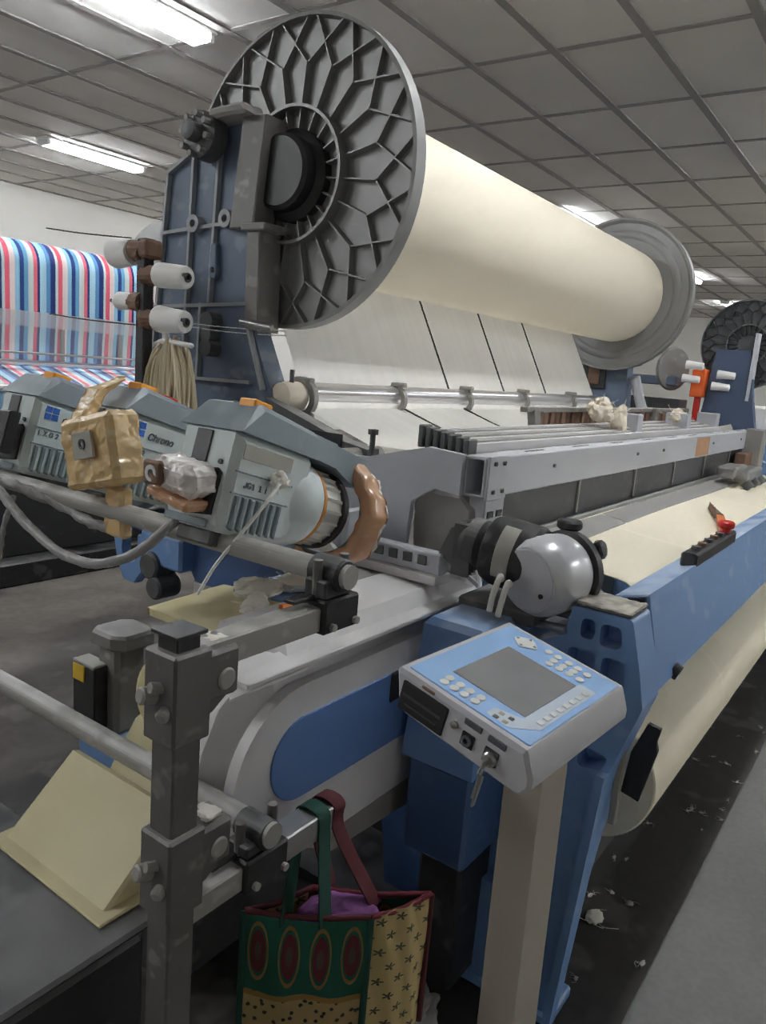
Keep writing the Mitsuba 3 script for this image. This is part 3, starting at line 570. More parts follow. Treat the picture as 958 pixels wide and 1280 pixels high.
# --- white gear cover with blue oblong
gp = Polygon([(0.94, 0.57), (1.62, 0.56), (1.76, 0.62), (1.76, 0.97), (1.0, 0.97), (0.91, 0.91), (0.865, 0.82), (0.865, 0.70)])
gk = part(lm, 'gear_cover', cprism(list(gp.convex_hull.exterior.coords), 'y', 0.915, 1.10, 0.05, 0.05), 'mat_white', 25, label='white rounded cover with a blue oblong panel')
st = sbox(1.07, 0.56, 1.75, 0.935).union(affinity.scale(Polygon([(math.cos(a), math.sin(a)) for a in np.linspace(0, 2 * np.pi, 48, endpoint=False)]), 0.19, 0.1875, origin=(0, 0)) and affinity.translate(Polygon([(0.1875 * math.cos(a), 0.1875 * math.sin(a)) for a in np.linspace(0, 2 * np.pi, 48, endpoint=False)]), 1.07, 0.7475))
part(gk, 'front_panel', prism(st, 'y', 0.893, 0.918), 'mat_white', 25)
ob = sbox(1.065, 0.695, 1.52, 0.868).union(affinity.translate(Polygon([(0.0865 * math.cos(a), 0.0865 * math.sin(a)) for a in np.linspace(0, 2 * np.pi, 40, endpoint=False)]), 1.065, 0.7815))
part(gk, 'blue_panel', prism(ob, 'y', 0.889, 0.895), 'mat_oblong', 25, label='dark blue oblong panel')
part(gk, 'black_vent', box(1.36, 1.40, 0.884, 0.894, 0.80, 0.87, 0.003), 'mat_black', False)
part(gk, 'lower_skirt', prism([(1.1, 0.56), (1.75, 0.56), (1.75, 0.46), (1.2, 0.50)], 'y', 0.90, 0.93), 'mat_fabric_grey', False, label='dusty grey lower skirt')
lid = part(lm, 'top_lid', cprism([(0.90, 0.985), (1.80, 0.985), (1.80, 0.975), (0.90, 0.975)], 'y', 0.885, 1.03, 0.002), 'mat_white', False, label='white folded lid plates')
part(lid, 'raised_plate', hull([(1.05, 0.93, 0.985), (1.84, 0.93, 0.985), (1.84, 1.09, 0.985), (1.0, 1.09, 0.985), (1.07, 0.96, 1.012), (1.84, 0.96, 1.012), (1.84, 1.09, 1.022), (1.02, 1.09, 1.022)]), 'mat_white', False)
part(lid, 'end_block', box(1.76, 1.86, 0.93, 1.02, 0.99, 1.045, 0.01), 'mat_white', False)
part(lid, 'near_flap', hull([(0.86, 0.885, 0.972), (1.06, 0.885, 0.972), (1.06, 0.95, 0.99), (0.9, 0.95, 0.99), (0.86, 0.885, 0.968), (1.06, 0.885, 0.968), (1.06, 0.95, 0.985), (0.9, 0.95, 0.985)]), 'mat_white', False)
part(lm, 'blue_ledge', box(1.25, 1.72, 1.10, 1.30, 0.96, 1.0, 0.006), 'mat_blue', False, label='dusty blue ledge behind the white lid')
part(lm, 'lint_drift', crumple(box(1.45, 1.80, 1.08, 1.25, 0.99, 1.02, 0.01), 0.02, 16, 3, 0.02), 'mat_lint_grey', True, kind='stuff')
# selector rail with square keys
rk2 = part(lm, 'selector_rail', box(1.60, 1.64, 0.93, 1.20, 1.045, 1.10, 0.004), 'mat_arch', False, label='pale rail with a row of square holes')
for i in range(5): part(rk2, 'square_hole', box(1.594, 1.602, 0.97 + 0.045 * i, 0.995 + 0.045 * i, 1.066, 1.09), 'mat_darkgrey', False)
part(rk2, 'lower_lip', box(1.585, 1.66, 0.93, 1.20, 1.02, 1.045, 0.003), 'mat_white', False)
for y in (1.21, 1.28): part(lm, 'grey_post', box(1.56, 1.66, y - 0.012, y + 0.012, 0.98, 1.17, 0.003), 'mat_arch', False)
part(lm, 'tension_wheel', lathe([(0.045, 0), (0.06, 0.008), (0.06, 0.025), (0.03, 0.035)], (1.55, 1.32, 1.10), (-1, 0, 0), 28), 'mat_drum', 30)
part(lm, 'tension_wheel', lathe([(0.03, 0), (0.04, 0.006), (0.04, 0.02), (0.02, 0.03)], (1.52, 1.22, 1.05), (-1, 0, 0), 24), 'mat_drum', 30)
for a, b in (((1.66, 0.92, 1.07), (1.70, 0.86, 1.01)), ((1.74, 0.90, 1.06), (1.68, 0.85, 1.0)), ((1.66, 0.92, 1.07), (1.74, 0.90, 1.06))):
    part(lm, 'guide_arm', hull(np.vstack([np.array(a) + o for o in 0.008 * np.array([[1, 0, 0], [-1, 0, 0], [0, 0, 1], [0, 0, -1], [0, 1, 0], [0, -1, 0]])] + [np.array(b) + o for o in 0.008 * np.array([[1, 0, 0], [-1, 0, 0], [0, 0, 1], [0, 0, -1], [0, 1, 0], [0, -1, 0]])])), 'mat_arch', False)
# cream cover plate behind the post + lint
part(lm, 'cream_plate', crumple(hull([(1.02, 1.12, 0.99), (1.28, 1.12, 1.0), (1.28, 1.36, 0.985), (1.05, 1.36, 0.975), (1.02, 1.12, 0.975), (1.28, 1.12, 0.98), (1.28, 1.36, 0.965), (1.05, 1.36, 0.955)]), 0.004, 8, 1, 0.04), 'mat_cream_sheet', True, label='cream sheet metal plate')
# far end stuff: gripper head
ek = part(lm, 'gripper_head', crumple(cat(box(4.35, 4.75, 0.72, 0.80, 1.10, 1.17, 0.012), box(4.2, 4.5, 0.76, 0.86, 1.13, 1.19, 0.012)), 0.012, 20, 5, 0.02), 'mat_steel', True, label='grey gripper head at the far end of the reed')
for x in (4.32, 4.5, 4.68): part(ek, 'black_fitting', cyl((x, 0.73, 1.11), (x, 0.70, 1.08), 0.026, 14), 'mat_darkgrey', 35)
part(lm, 'rusty_guard', box(4.85, 5.15, 0.84, 0.90, 1.13, 1.22, 0.006), 'mat_brown', False)
part(lm, 'end_post', box(5.05, 5.2, 0.80, 0.9, 1.1, 1.36, 0.006), 'mat_fabric_grey', False)

# ================================================================== cloth and cloth roll
cp = [(0.90, 1.098), (0.80, 1.082), (0.68, 1.07), (0.56, 1.062), (0.52, 1.055), (0.515, 1.03), (0.54, 0.95)]
g = np.array([[(x, y, z + 0.0035 * math.sin(x * 2.3 + y * 9)) for x in np.linspace(2.0, 5.2, 24)] for y, z in cp])
g[0, 0, 0] = 2.0; g[:, 0, 0] = np.linspace(2.02, 1.80, len(cp))
solo('woven_cloth', sheet(g, 0.003), 'mat_cloth', 'cream woven cloth stretched from the dark reed to the blue beam', 'cloth', smooth=True)
RC = (0.548, 0.59); rr_ = 0.168
ck = thing('cloth_roll', 'thick roll of cream woven cloth low under the blue breast beam', 'cloth roll')
part(ck, 'roll', lathe([(rr_ - 0.004, 0), (rr_, 0.004), (rr_, 0.9), (rr_ + 0.001, 0.905), (rr_ - 0.003, 0.91), (rr_, 0.916), (rr_, 2.0), (rr_ - 0.006, 2.005), (rr_ - 0.006, 2.015), (rr_, 2.02), (rr_, 3.35)], (1.78, *RC), (1, 0, 0), 72), 'mat_cloth', 30)
part(ck, 'core', cyl((1.72, *RC), (5.25, *RC), 0.05, 24), 'mat_darkgrey', 35)

# ================================================================== control console on a stand
cy, ct = -0.066, 0.213
cex = np.array([math.cos(cy), math.sin(cy), 0]); cey = np.array([-math.sin(cy), math.cos(cy), 0]); cv = math.cos(ct) * cey + math.sin(ct) * zz; cn = np.cross(cex, cv)
CM = MM(cex, cv, cn, (0.892, 0.355, 1.064))        # local: a along the front, b to the back, n out of the panel
co = thing('control_console', 'grey control terminal with a blue keypad panel and dark screen on a tan pedestal', 'control panel')
prof = [(0.004, 0.0), (0.0, -0.004), (-0.018, -0.034), (-0.020, -0.048), (-0.012, -0.064), (0.0, -0.068), (0.20, -0.064), (0.214, -0.056), (0.232, -0.006), (0.229, 0.0)]
body = cprism([(b, n) for b, n in prof], 'x', -0.004, 0.328, 0.006)
def cpart(parent, name, m, mt, smooth=25, **k):
    m = m.copy(); m.apply_transform(CM); return part(parent, name, m, mt, smooth, **k)
hk = cpart(co, 'housing', body, 'mat_console', label='pale grey plastic housing')
pp = cpart(co, 'keypad_panel', cprism([(0.012, 0.006), (0.312, 0.006), (0.312, 0.221), (0.012, 0.221)], 'z', -0.001, 0.002, 0.0008, 0.004), 'mat_panel', label='light blue membrane panel')
cpart(pp, 'pale_band', prism([(0.02, 0.045), (0.02, 0.085), (0.045, 0.085), (0.06, 0.045), (0.245, 0.045), (0.245, 0.016), (0.058, 0.016)], 'z', 0.0018, 0.0026, rnd=0.004), 'mat_panel_pale', False)
cpart(co, 'screen', box(0.066, 0.233, 0.046, 0.177, 0.0005, 0.003, 0.0008), 'mat_screen', False, label='dark grey switched off display')
for a, b in [(0.289, 0.11), (0.289, 0.089), (0.289, 0.071), (0.269, 0.108), (0.269, 0.089), (0.271, 0.071), (0.251, 0.107), (0.253, 0.089), (0.255, 0.071), (0.256, 0.052), (0.289, 0.128), (0.285, 0.052)] + \
            [(0.044, 0.167), (0.044, 0.147), (0.044, 0.129), (0.045, 0.110), (0.027, 0.165), (0.028, 0.147), (0.028, 0.129), (0.029, 0.110)]:
    e = cprism([(a + 0.0085 * math.cos(t), b + 0.0072 * math.sin(t)) for t in np.linspace(0, 2 * np.pi, 14, endpoint=False)], 'z', 0.0015, 0.0042, 0.0008)
    kk = cpart(pp, 'key', e, 'mat_key')
for a in (0.075, 0.095, 0.115, 0.135, 0.156, 0.177, 0.199, 0.221): cpart(pp, 'soft_key', box(a - 0.006, a + 0.006, 0.020, 0.030, 0.002, 0.0042, 0.0008), 'mat_key', False)
cpart(pp, 'arrow_pad', prism([(0.275, 0.192), (0.300, 0.167), (0.275, 0.142), (0.250, 0.167)], 'z', 0.0015, 0.004, rnd=0.006), 'mat_key', False)
for a, b, r in ((0.276, 0.184, 0), (0.292, 0.167, -90), (0.276, 0.150, 180), (0.258, 0.167, 90)):
    tri = affinity.rotate(Polygon([(-0.003, -0.002), (0.003, -0.002), (0, 0.004)]), r, origin=(0, 0)); cpart(pp, 'arrow', prism(affinity.translate(tri, a, b), 'z', 0.003, 0.0046), 'mat_ink', False)
for a, b, mt in ((0.040, 0.070, 'mat_label'), (0.042, 0.055, 'mat_feeder_dark'), (0.025, 0.071, 'mat_feeder_dark'), (0.026, 0.056, 'mat_label')): cpart(pp, 'indicator', box(a - 0.004, a + 0.004, b - 0.004, b + 0.004, 0.002, 0.0038, 0.0006), mt, False)
# left side fittings (facing -a)
fk = cpart(co, 'disk_drive', box(-0.007, 0.004, 0.128, 0.213, -0.058, -0.011, 0.002), 'mat_black', False, label='black disk drive slot')
cpart(fk, 'slot', box(-0.0085, -0.006, 0.135, 0.206, -0.033, -0.028), 'mat_feeder_dark', False)
cpart(fk, 'slot', box(-0.0085, -0.006, 0.140, 0.20, -0.046, -0.043), 'mat_feeder_dark', False)
for b, n, w, h, mt in ((0.169, -0.004, 0.024, 0.005, 'mat_brown'), (0.085, -0.011, 0.03, 0.010, 'mat_ink'), (0.044, -0.013, 0.03, 0.010, 'mat_ink'), (0.087, -0.037, 0.022, 0.022, 'mat_black'), (0.047, -0.038, 0.024, 0.024, 'mat_feeder_dark')):
    cpart(co, 'side_label' if mt in ('mat_brown', 'mat_ink') else 'connector', box(-0.0065, -0.003, b - w / 2, b + w / 2, n - h / 2, n + h / 2, 0.0015), mt, False)
m = ring((0, 0, 0), (1, 0, 0), 0.004, 0.0085, 0.004, 18); m.apply_translation((-0.008, 0.087, -0.037)); cpart(co, 'socket_ring', m, 'mat_ink', 35)
cpart(co, 'jack', lathe([(0.006, 0), (0.006, 0.004), (0.002, 0.005)], (-0.004, 0.113, -0.027), (-1, 0, 0), 16), 'mat_steel', 35)
lk = cpart(co, 'key_switch', lathe([(0.011, 0), (0.011, 0.006), (0.008, 0.009)], (-0.004, 0.046, -0.040), (-1, 0, 0), 20), 'mat_steel', 35)
cpart(lk, 'key', cat(box(-0.028, -0.010, 0.044, 0.0465, -0.047, -0.035, 0.0008), ring((-0.026, 0.045, -0.05), (0, 1, 0), 0.006, 0.008, 0.002, 18), box(-0.030, -0.022, 0.042, 0.045, -0.095, -0.055, 0.001), box(-0.026, -0.018, 0.040, 0.043, -0.11, -0.060, 0.001)), 'mat_steel', False, label='bunch of metal keys in the switch')
# stand, slightly raked column
sx, sy = 1.045, 0.40
S8 = []
for z, dx, dy in ((0.0, -0.05, -0.03), (1.045, 0.0, 0.0)):
    for a, b in ((0, 0), (0.105, 0), (0.105, 0.062), (0, 0.062)): 
        S8.append((sx + dx + a, sy - 0.01 + dy + b, z))
stand = hull(S8)
part(co, 'pedestal', stand, 'mat_stand', False, label='dusty tan rectangular pedestal')
part(co, 'base_plate', box(0.92, 1.18, 0.30, 0.52, 0.0, 0.012, 0.003), 'mat_stand', False)

# ================================================================== feeder stand in front
PX0, PX1, PY0, PY1 = 0.648, 0.698, 0.774, 0.824
fs = thing('feeder_stand', 'dusty grey square post with clamped arms and tubes carrying the yarn feeders', 'stand')
part(fs, 'post', box(PX0, PX1, PY0, PY1, 0.0, 1.14, 0.003), 'mat_post', False)
part(fs, 'post_cap', cat(box(PX0 + 0.004, PX1 - 0.004, PY0 + 0.004, PY1 - 0.004, 1.14, 1.165, 0.002), box(PX0 - 0.003, PX1 + 0.003, PY0 - 0.003, PY1 + 0.003, 1.163, 1.169, 0.001)), 'mat_black', False, label='black plastic post cap')
def clampset(z0, z1, dx):
    c = part(fs, 'clamp', cat(box(PX0 - 0.009, PX1 + 0.009, PY0 - 0.009, PY1 + 0.009, z0, z1, 0.004), box(PX0 + 0.03, PX1 + dx, PY0 - 0.006, PY1 + 0.004, z0 + 0.05, z1 - 0.01, 0.006), cprism([(PX1, z0 + 0.06), (PX1 + 0.045, z0 + 0.075), (PX1 + 0.045, z0 + 0.05), (PX1 + 0.02, z0 + 0.032), (PX1, z0 + 0.025)], 'y', PY0 - 0.002, PY1, 0.003)), 'mat_post', False, label='cast clamp around the post')
    part(c, 'clamp_bolt', cat(cyl((PX0 - 0.004, PY1 - 0.015, z0 + 0.07), (PX0 - 0.030, PY1 - 0.010, z0 + 0.075), 0.013, 14, b=0.003), cyl((PX0 - 0.004, PY1 - 0.03, z0 + 0.085), (PX0 - 0.024, PY1 - 0.025, z0 + 0.09), 0.008, 10)), 'mat_tube', 35)
    part(c, 'clamp_bolt', cat(cyl((PX0 - 0.005, PY0 + 0.01, z0 + 0.055), (PX0 - 0.022, PY0 + 0.004, z0 + 0.05), 0.010, 14, b=0.003)), 'mat_tube', 35)
    part(c, 'round_boss', cyl((PX1 + 0.038, PY0 - 0.004, z0 + 0.080), (PX1 + 0.038, PY0 - 0.010, z0 + 0.080), 0.017, 28, b=0.003), 'mat_tube', 35)
    part(c, 'top_lug', cat(*[cyl((x, PY0 + 0.012, z1 - 0.012), (x, PY1 - 0.012, z1 - 0.006), 0.009, 12) for x in (PX1 + 0.028, PX1 + 0.048)]), 'mat_lint_grey', 35)
    part(c, 'lint', crumple(box(PX1 + 0.018, PX1 + 0.056, PY0 + 0.004, PY1 - 0.004, z1 - 0.012, z1 + 0.002, 0.004), 0.008, 60, 4), 'mat_lint', True, kind='stuff')
clampset(1.005, 1.142, 0.066); clampset(0.73, 0.862, 0.066)
# arms along X
part(fs, 'arm', box(PX1 - 0.01, 0.975, 0.778, 0.820, 1.098, 1.142, 0.003), 'mat_tube', False, label='upper square arm')
part(fs, 'arm', box(PX1 - 0.01, 1.065, 0.778, 0.820, 0.690, 0.734, 0.003), 'mat_tube', False, label='lower square arm')
def blackclamp(x0, x1, zt, tubez, R_):
    c = part(fs, 'tube_clamp', box(x0, x1, 0.768, 0.830, zt - 0.054, zt + 0.006, 0.004), 'mat_black', False, label='black tube clamp')
    part(c, 'saddle', cat(box(x0 + 0.005, x1 - 0.02, 0.775, 0.823, zt + 0.006, tubez - 0.006, 0.003), cyl(((x0 + x1) / 2, 0.765, tubez), ((x0 + x1) / 2, 0.833, tubez), R_, 22, b=0.004)), 'mat_blackdust', 35)
    [part(c, 'bolt', cyl((x, 0.80, zt + 0.004), (x, 0.80, tubez + 0.028), 0.009, 8), 'mat_post', 35) for x in (x0 + 0.012, x1 - 0.012)]
    for x in (x0 + 0.02, x1 - 0.012): part(c, 'face_bolt', cyl((x, 0.770, zt - 0.042), (x, 0.760, zt - 0.042), 0.007, 10), 'mat_tube', 35)
    part(c, 'tail', box(x0 - 0.05, x0 + 0.005, 0.795, 0.82, zt + 0.004, zt + 0.012, 0.002), 'mat_black', False)
    return c
blackclamp(0.955, 1.05, 1.148, 1.192, 0.030)
blackclamp(0.80, 0.90, 0.738, 0.772, 0.0255)
part(fs, 'cross_tube', cyl((1.002, 0.755, 1.192), (1.002, 2.25, 1.192), 0.0215, 24), 'mat_tube', 35, label='upper grey tube under the feeders')
part(fs, 'cross_tube', cyl((0.85, 0.76, 0.775), (0.85, 2.2, 0.775), 0.0215, 24), 'mat_tube', 35, label='lower grey tube')
part(fs, 'arm_sleeve', box(0.90, 1.065, 0.774, 0.824, 0.689, 0.7385, 0.003), 'mat_steel', False, label='shiny steel end of the lower arm')

# ================================================================== yarn feeders
FA = 0.273
fax = np.array([math.cos(FA), 0, -math.sin(FA)]); fup = np.array([math.sin(FA), 0, math.cos(FA)]); fy = np.array([0, 1.0, 0])
P_ = {}
c_ = [(0, -0.004), (0.006, 0), (0.215, 0), (0.225, -0.01), (0.225, -0.12), (0.20, -0.172), (0.175, -0.187), (0.022, -0.187), (0.006, -0.175), (0, -0.155)]
P_['body'] = mikit.ply(cprism(c_, 'y', 0.0, 0.15, 0.014), 'mat_feeder', smooth=20)
P_['bell'] = mikit.ply(lathe([(0.07, 0.17), (0.092, 0.20), (0.096, 0.235), (0.092, 0.262), (0.086, 0.270)], (0, 0.075, -0.098), (1, 0, 0), 48), 'mat_feeder', smooth=30)
P_['orange_ring'] = mikit.ply(lathe([(0.085, 0.268), (0.0885, 0.272), (0.0885, 0.279), (0.085, 0.283)], (0, 0.075, -0.098), (1, 0, 0), 48), 'mat_rubber_orange', smooth=30)
P_['spool'] = mikit.ply(lathe([(0.080, 0.27), (0.080, 0.345), (0.074, 0.352)], (0, 0.075, -0.098), (1, 0, 0), 48), 'mat_drum', smooth=30)
sl = [box(0.285, 0.343, 0.075 + 0.0805 * math.cos(a) - 0.003, 0.075 + 0.0805 * math.cos(a) + 0.003, -0.098 + 0.0805 * math.sin(a) - 0.003, -0.098 + 0.0805 * math.sin(a) + 0.003) for a in np.linspace(0, 2 * np.pi, 20, endpoint=False)]
P_['spool_slots'] = mikit.ply(cat(*sl), 'mat_label')
P_['black_ring'] = mikit.ply(ring((0.352, 0.075, -0.098), (1, 0, 0), 0.074, 0.088, 0.016, 48), 'mat_black', smooth=30)
P_['brake_ring'] = mikit.ply(lathe([(0.092, 0.395), (0.116, 0.395), (0.118, 0.43), (0.108, 0.445), (0.092, 0.445), (0.092, 0.395)], (0, 0.075, -0.098), (1, 0, 0), 48, closed=False), 'mat_feeder_cap', smooth=30)
cap = hull([(-0.003, -0.003, 0), (-0.003, 0.153, 0), (0.225, -0.003, -0.004), (0.225, 0.153, -0.004), (0.002, -0.001, 0.006), (0.002, 0.151, 0.006), (0.036, 0.012, 0.056), (0.036, 0.135, 0.056), (0.05, 0.003, 0.050), (0.225, 0.006, 0.040), (0.225, 0.144, 0.040), (0.05, 0.147, 0.050), (0.05, 0.014, 0.061), (0.225, 0.02, 0.050), (0.225, 0.13, 0.050), (0.05, 0.13, 0.061)])
arm = hull([(0.21, 0.004, 0.0), (0.21, 0.146, 0.0), (0.21, 0.02, 0.050), (0.21, 0.13, 0.050), (0.30, 0.012, 0.044), (0.30, 0.138, 0.044), (0.30, 0.006, -0.006), (0.30, 0.144, -0.006)])
arm2 = hull([(0.295, 0.010, 0.0), (0.295, 0.14, 0.0), (0.295, 0.014, 0.042), (0.295, 0.136, 0.042), (0.45, 0.03, 0.036), (0.45, 0.12, 0.036), (0.452, 0.03, -0.03), (0.452, 0.12, -0.03), (0.38, 0.012, -0.028), (0.38, 0.138, -0.028)])
P_['cap'] = mikit.ply(cat(cap, arm, arm2), 'mat_feeder_cap', smooth=20)
P_['cap_slot'] = mikit.ply(box(0.04, 0.10, 0.070, 0.078, 0.054, 0.0615, 0.002), 'mat_ink')
P_['cap_letter'] = mikit.ply(text('S', 0.02, MM((0, -1, 0), (1, 0, 0), (0, 0, 1), (0.052, 0.122, 0.0605))), 'mat_ink')
P_['push_button'] = mikit.ply(cprism([(0.034, 0.018), (0.085, 0.018), (0.085, 0.058), (0.034, 0.058)], 'z', 0.050, 0.0685, 0.003, 0.004), 'mat_orange')
P_['front_window'] = mikit.ply(box(-0.004, 0.002, 0.066, 0.104, -0.066, -0.006, 0.001), 'mat_feeder_dark')
P_['front_socket'] = mikit.ply(cprism([(0.024, -0.158), (0.088, -0.165), (0.096, -0.155), (0.098, -0.080), (0.032, -0.072), (0.022, -0.080)], 'x', -0.006, 0.004, 0.002), 'mat_black')
P_['front_lower'] = mikit.ply(box(-0.003, 0.002, 0.03, 0.135, -0.183, -0.168, 0.001), 'mat_feeder_cap')
P_['front_screw'] = mikit.ply(cyl((0.002, 0.032, -0.06), (-0.004, 0.032, -0.06), 0.005, 10), 'mat_ink')
P_['side_label'] = mikit.ply(box(0.016, 0.155, -0.002, 0.002, -0.046, -0.018, 0.0006), 'mat_label')
P_['groove'] = mikit.ply(cat(box(0.008, 0.17, -0.0018, 0.002, -0.072, -0.069), box(0.008, 0.17, -0.0018, 0.002, -0.112, -0.109)), 'mat_feeder_cap')
P_['cooling_fins'] = mikit.ply(cat(*[cprism([(u, -0.114), (u + 0.010, -0.114), (u + 0.010, -0.178), (u, -0.174)], 'y', -0.006, 0.004, 0.002) for u in np.linspace(0.02, 0.14, 7)]), 'mat_feeder_cap')
P_['lettering'] = mikit.ply(text('JG1  1  i', 0.012, MM((1, 0, 0), (0, 0, 1), (0, -1, 0), (0.035, -0.0002, -0.097))), 'mat_ink')
P_['lettering2'] = mikit.ply(text('Chrono', 0.016, MM((1, 0, 0), (0.25, 0, 1), (0, -1, 0), (0.072, -0.0002, -0.050)), bold=True), 'mat_ink')
P_['lettering3'] = mikit.ply(text('L X G 2', 0.012, MM((1, 0, 0), (0, 0, 1), (0, -1, 0), (0.02, -0.0002, -0.088))), 'mat_ink')
P_['blue_logo'] = mikit.ply(cat(box(0.026, 0.042, -0.0016, 0.001, -0.030, -0.016), box(0.045, 0.062, -0.0016, 0.001, -0.030, -0.016), box(0.026, 0.042, -0.0016, 0.001, -0.047, -0.033), box(0.045, 0.062, -0.0016, 0.001, -0.047, -0.033)), 'mat_logo_blue')
P_['mount'] = mikit.ply(cat(box(0.02, 0.10, 0.03, 0.12, -0.215, -0.186, 0.004)), 'mat_darkgrey')
def feeder(B, label, plain):
    M = MM(fax, fy * 1.12, fup * 1.04, B); k = thing('yarn_feeder', label, 'yarn feeder', 'yarn feeders beside the loom')
    names = ['body', 'bell', 'orange_ring', 'spool', 'black_ring', 'brake_ring', 'cap', 'push_button', 'front_window', 'front_socket', 'front_lower', 'front_screw', 'cooling_fins', 'groove', 'mount', 'cap_slot', 'cap_letter', 'spool_slots']
    names += ['side_label', 'lettering'] if plain else ['blue_logo', 'lettering2', 'lettering3']
    for nm in names:
        kw = {}
        if nm == 'push_button': kw = {'label': 'orange push button'}
        if nm == 'cap': kw = {'label': 'darker grey top cap'}
        if nm == 'orange_ring': kw = {'label': 'thin orange ring'}
        if nm in ('spool_slots', 'cooling_fins', 'groove'): kw = {'kind': 'stuff'}
        part(k, {'lettering2': 'lettering', 'lettering3': 'lettering'}.get(nm, nm), P_[nm], None, to_world=M, **kw)
    return k, M
f1, M1 = feeder((1.000, 1.030, 1.411), 'pale grey yarn feeder nearest the loom, its ring wrapped in brown tape', True)
f2, M2 = feeder((1.055, 1.455, 1.411), 'pale grey yarn feeder behind the tan wrapped packet', False)
f3, M3 = feeder((1.040, 1.780, 1.411), 'pale grey yarn feeder at the left edge of the picture', False)
part(f2, 'warning_sticker', box(0.10, 0.16, 0.03, 0.07, 0.055, 0.062), 'mat_red', False, to_world=M2)
part(f3, 'black_flap', cprism([(0.0, -0.05), (0.10, -0.055), (0.11, -0.14), (0.0, -0.15)], 'x', -0.06, -0.03, 0.004), 'mat_black', False, to_world=M3)
# tape wound round the brake ring of the first feeder
th_ = np.linspace(-2.0, 1.25, 44); g = []
for r_o in (0.0,):
    cs = [(0.098, 0.388), (0.119, 0.388), (0.125, 0.405), (0.126, 0.43), (0.120, 0.455), (0.098, 0.455)]
    for a in th_:
        j = 0.0025 * math.sin(a * 7) + 0.002 * math.sin(a * 17)
        g.append([(u + 0.4 * j, 0.075 - (r + j) * math.cos(a), -0.098 + (r + j) * math.sin(a)) for r, u in cs])
part(f1, 'tape_wrap', sheet(np.array(g), 0.003), 'mat_tape', True, label='glossy brown tape around the ring', to_world=M1)
ed_ = [(0.448 + 0.008 * math.sin(a * 9), 0.075 - 0.118 * math.cos(a), -0.098 + 0.118 * math.sin(a)) for a in np.linspace(-1.6, 1.1, 26)]
part(f1, 'tape_lint', tube(ed_, 0.007, 8, 3, 1.2, 4), 'mat_lint', True, label='white lint along the tape edge', to_world=M1)
# wrapped sensors
tw = thing('wrapped_sensor', 'crumpled tan plastic packet tied in front of the middle yarn feeder', 'wrapped packet')
A = box(0.945, 1.03, 1.35, 1.54, 1.24, 1.40, 0.014)
A = rot(crumple(A, 0.010, 30, 5, 0.005), [1, 0, 0], -14, [0.99, 1.45, 1.33])
part(tw, 'packet', A, 'mat_wrap_tan', True)
part(tw, 'neck', crumple(hull([(0.97, 1.505, 1.36), (1.0, 1.505, 1.36), (0.97, 1.55, 1.37), (1.0, 1.55, 1.37), (1.02, 1.51, 1.45), (1.05, 1.51, 1.45), (1.02, 1.555, 1.45), (1.05, 1.555, 1.45)]), 0.010, 30, 2, 0.006), 'mat_wrap_tan', True)
part(tw, 'neck_fold', crumple(hull([(1.02, 1.515, 1.445), (1.05, 1.515, 1.44), (1.02, 1.55, 1.45), (1.05, 1.55, 1.45), (1.09, 1.50, 1.478), (1.10, 1.52, 1.48), (1.09, 1.54, 1.478)]), 0.008, 30, 3, 0.006), 'mat_wrap_tan', True)
part(tw, 'lower_tab', crumple(box(0.985, 1.02, 1.37, 1.44, 1.135, 1.25, 0.008), 0.014, 22, 9, 0.012), 'mat_wrap_tan', True)
part(tw, 'label', rot(crumple(box(0.936, 0.942, 1.405, 1.475, 1.305, 1.362, 0.001), 0.001, 30), [1, 0, 0], -14, [0.99, 1.45, 1.33]), 'mat_label', True)
part(tw, 'emblem', rot(cat(ring((0.9345, 1.438, 1.336), (1, 0, 0), 0.006, 0.011, 0.003, 20)), [1, 0, 0], -14, [0.99, 1.45, 1.33]), 'mat_ink', 35)
ww = thing('wrapped_sensor', 'white plastic wrapped sensor with a round eye in front of the nearest yarn feeder', 'wrapped packet')
A = rot(crumple(box(0.90, 0.985, 1.055, 1.185, 1.285, 1.352, 0.018), 0.012, 34, 7, 0.006), [1, 0, 0], 6, [0.94, 1.12, 1.32])
part(ww, 'packet', A, 'mat_wrap_white', True)
part(ww, 'tape', rot(crumple(box(0.90, 0.98, 1.06, 1.18, 1.266, 1.287, 0.006), 0.008, 30, 2, 0.010), [1, 0, 0], 10, [0.94, 1.12, 1.30]), 'mat_tape', True, label='brown tape band')
part(ww, 'eye', cat(ring((0.892, 1.152, 1.322), (1, 0, 0), 0.008, 0.016, 0.006, 24)), 'mat_key', 35, label='round pale eye')
part(ww, 'eye_centre', cyl((0.8925, 1.152, 1.322), (0.889, 1.152, 1.322), 0.0075, 16), 'mat_feeder_dark', 35)
part(ww, 'backing', crumple(box(0.889, 0.905, 1.125, 1.18, 1.30, 1.348, 0.006), 0.006, 40, 3, 0.008), 'mat_brown', True)

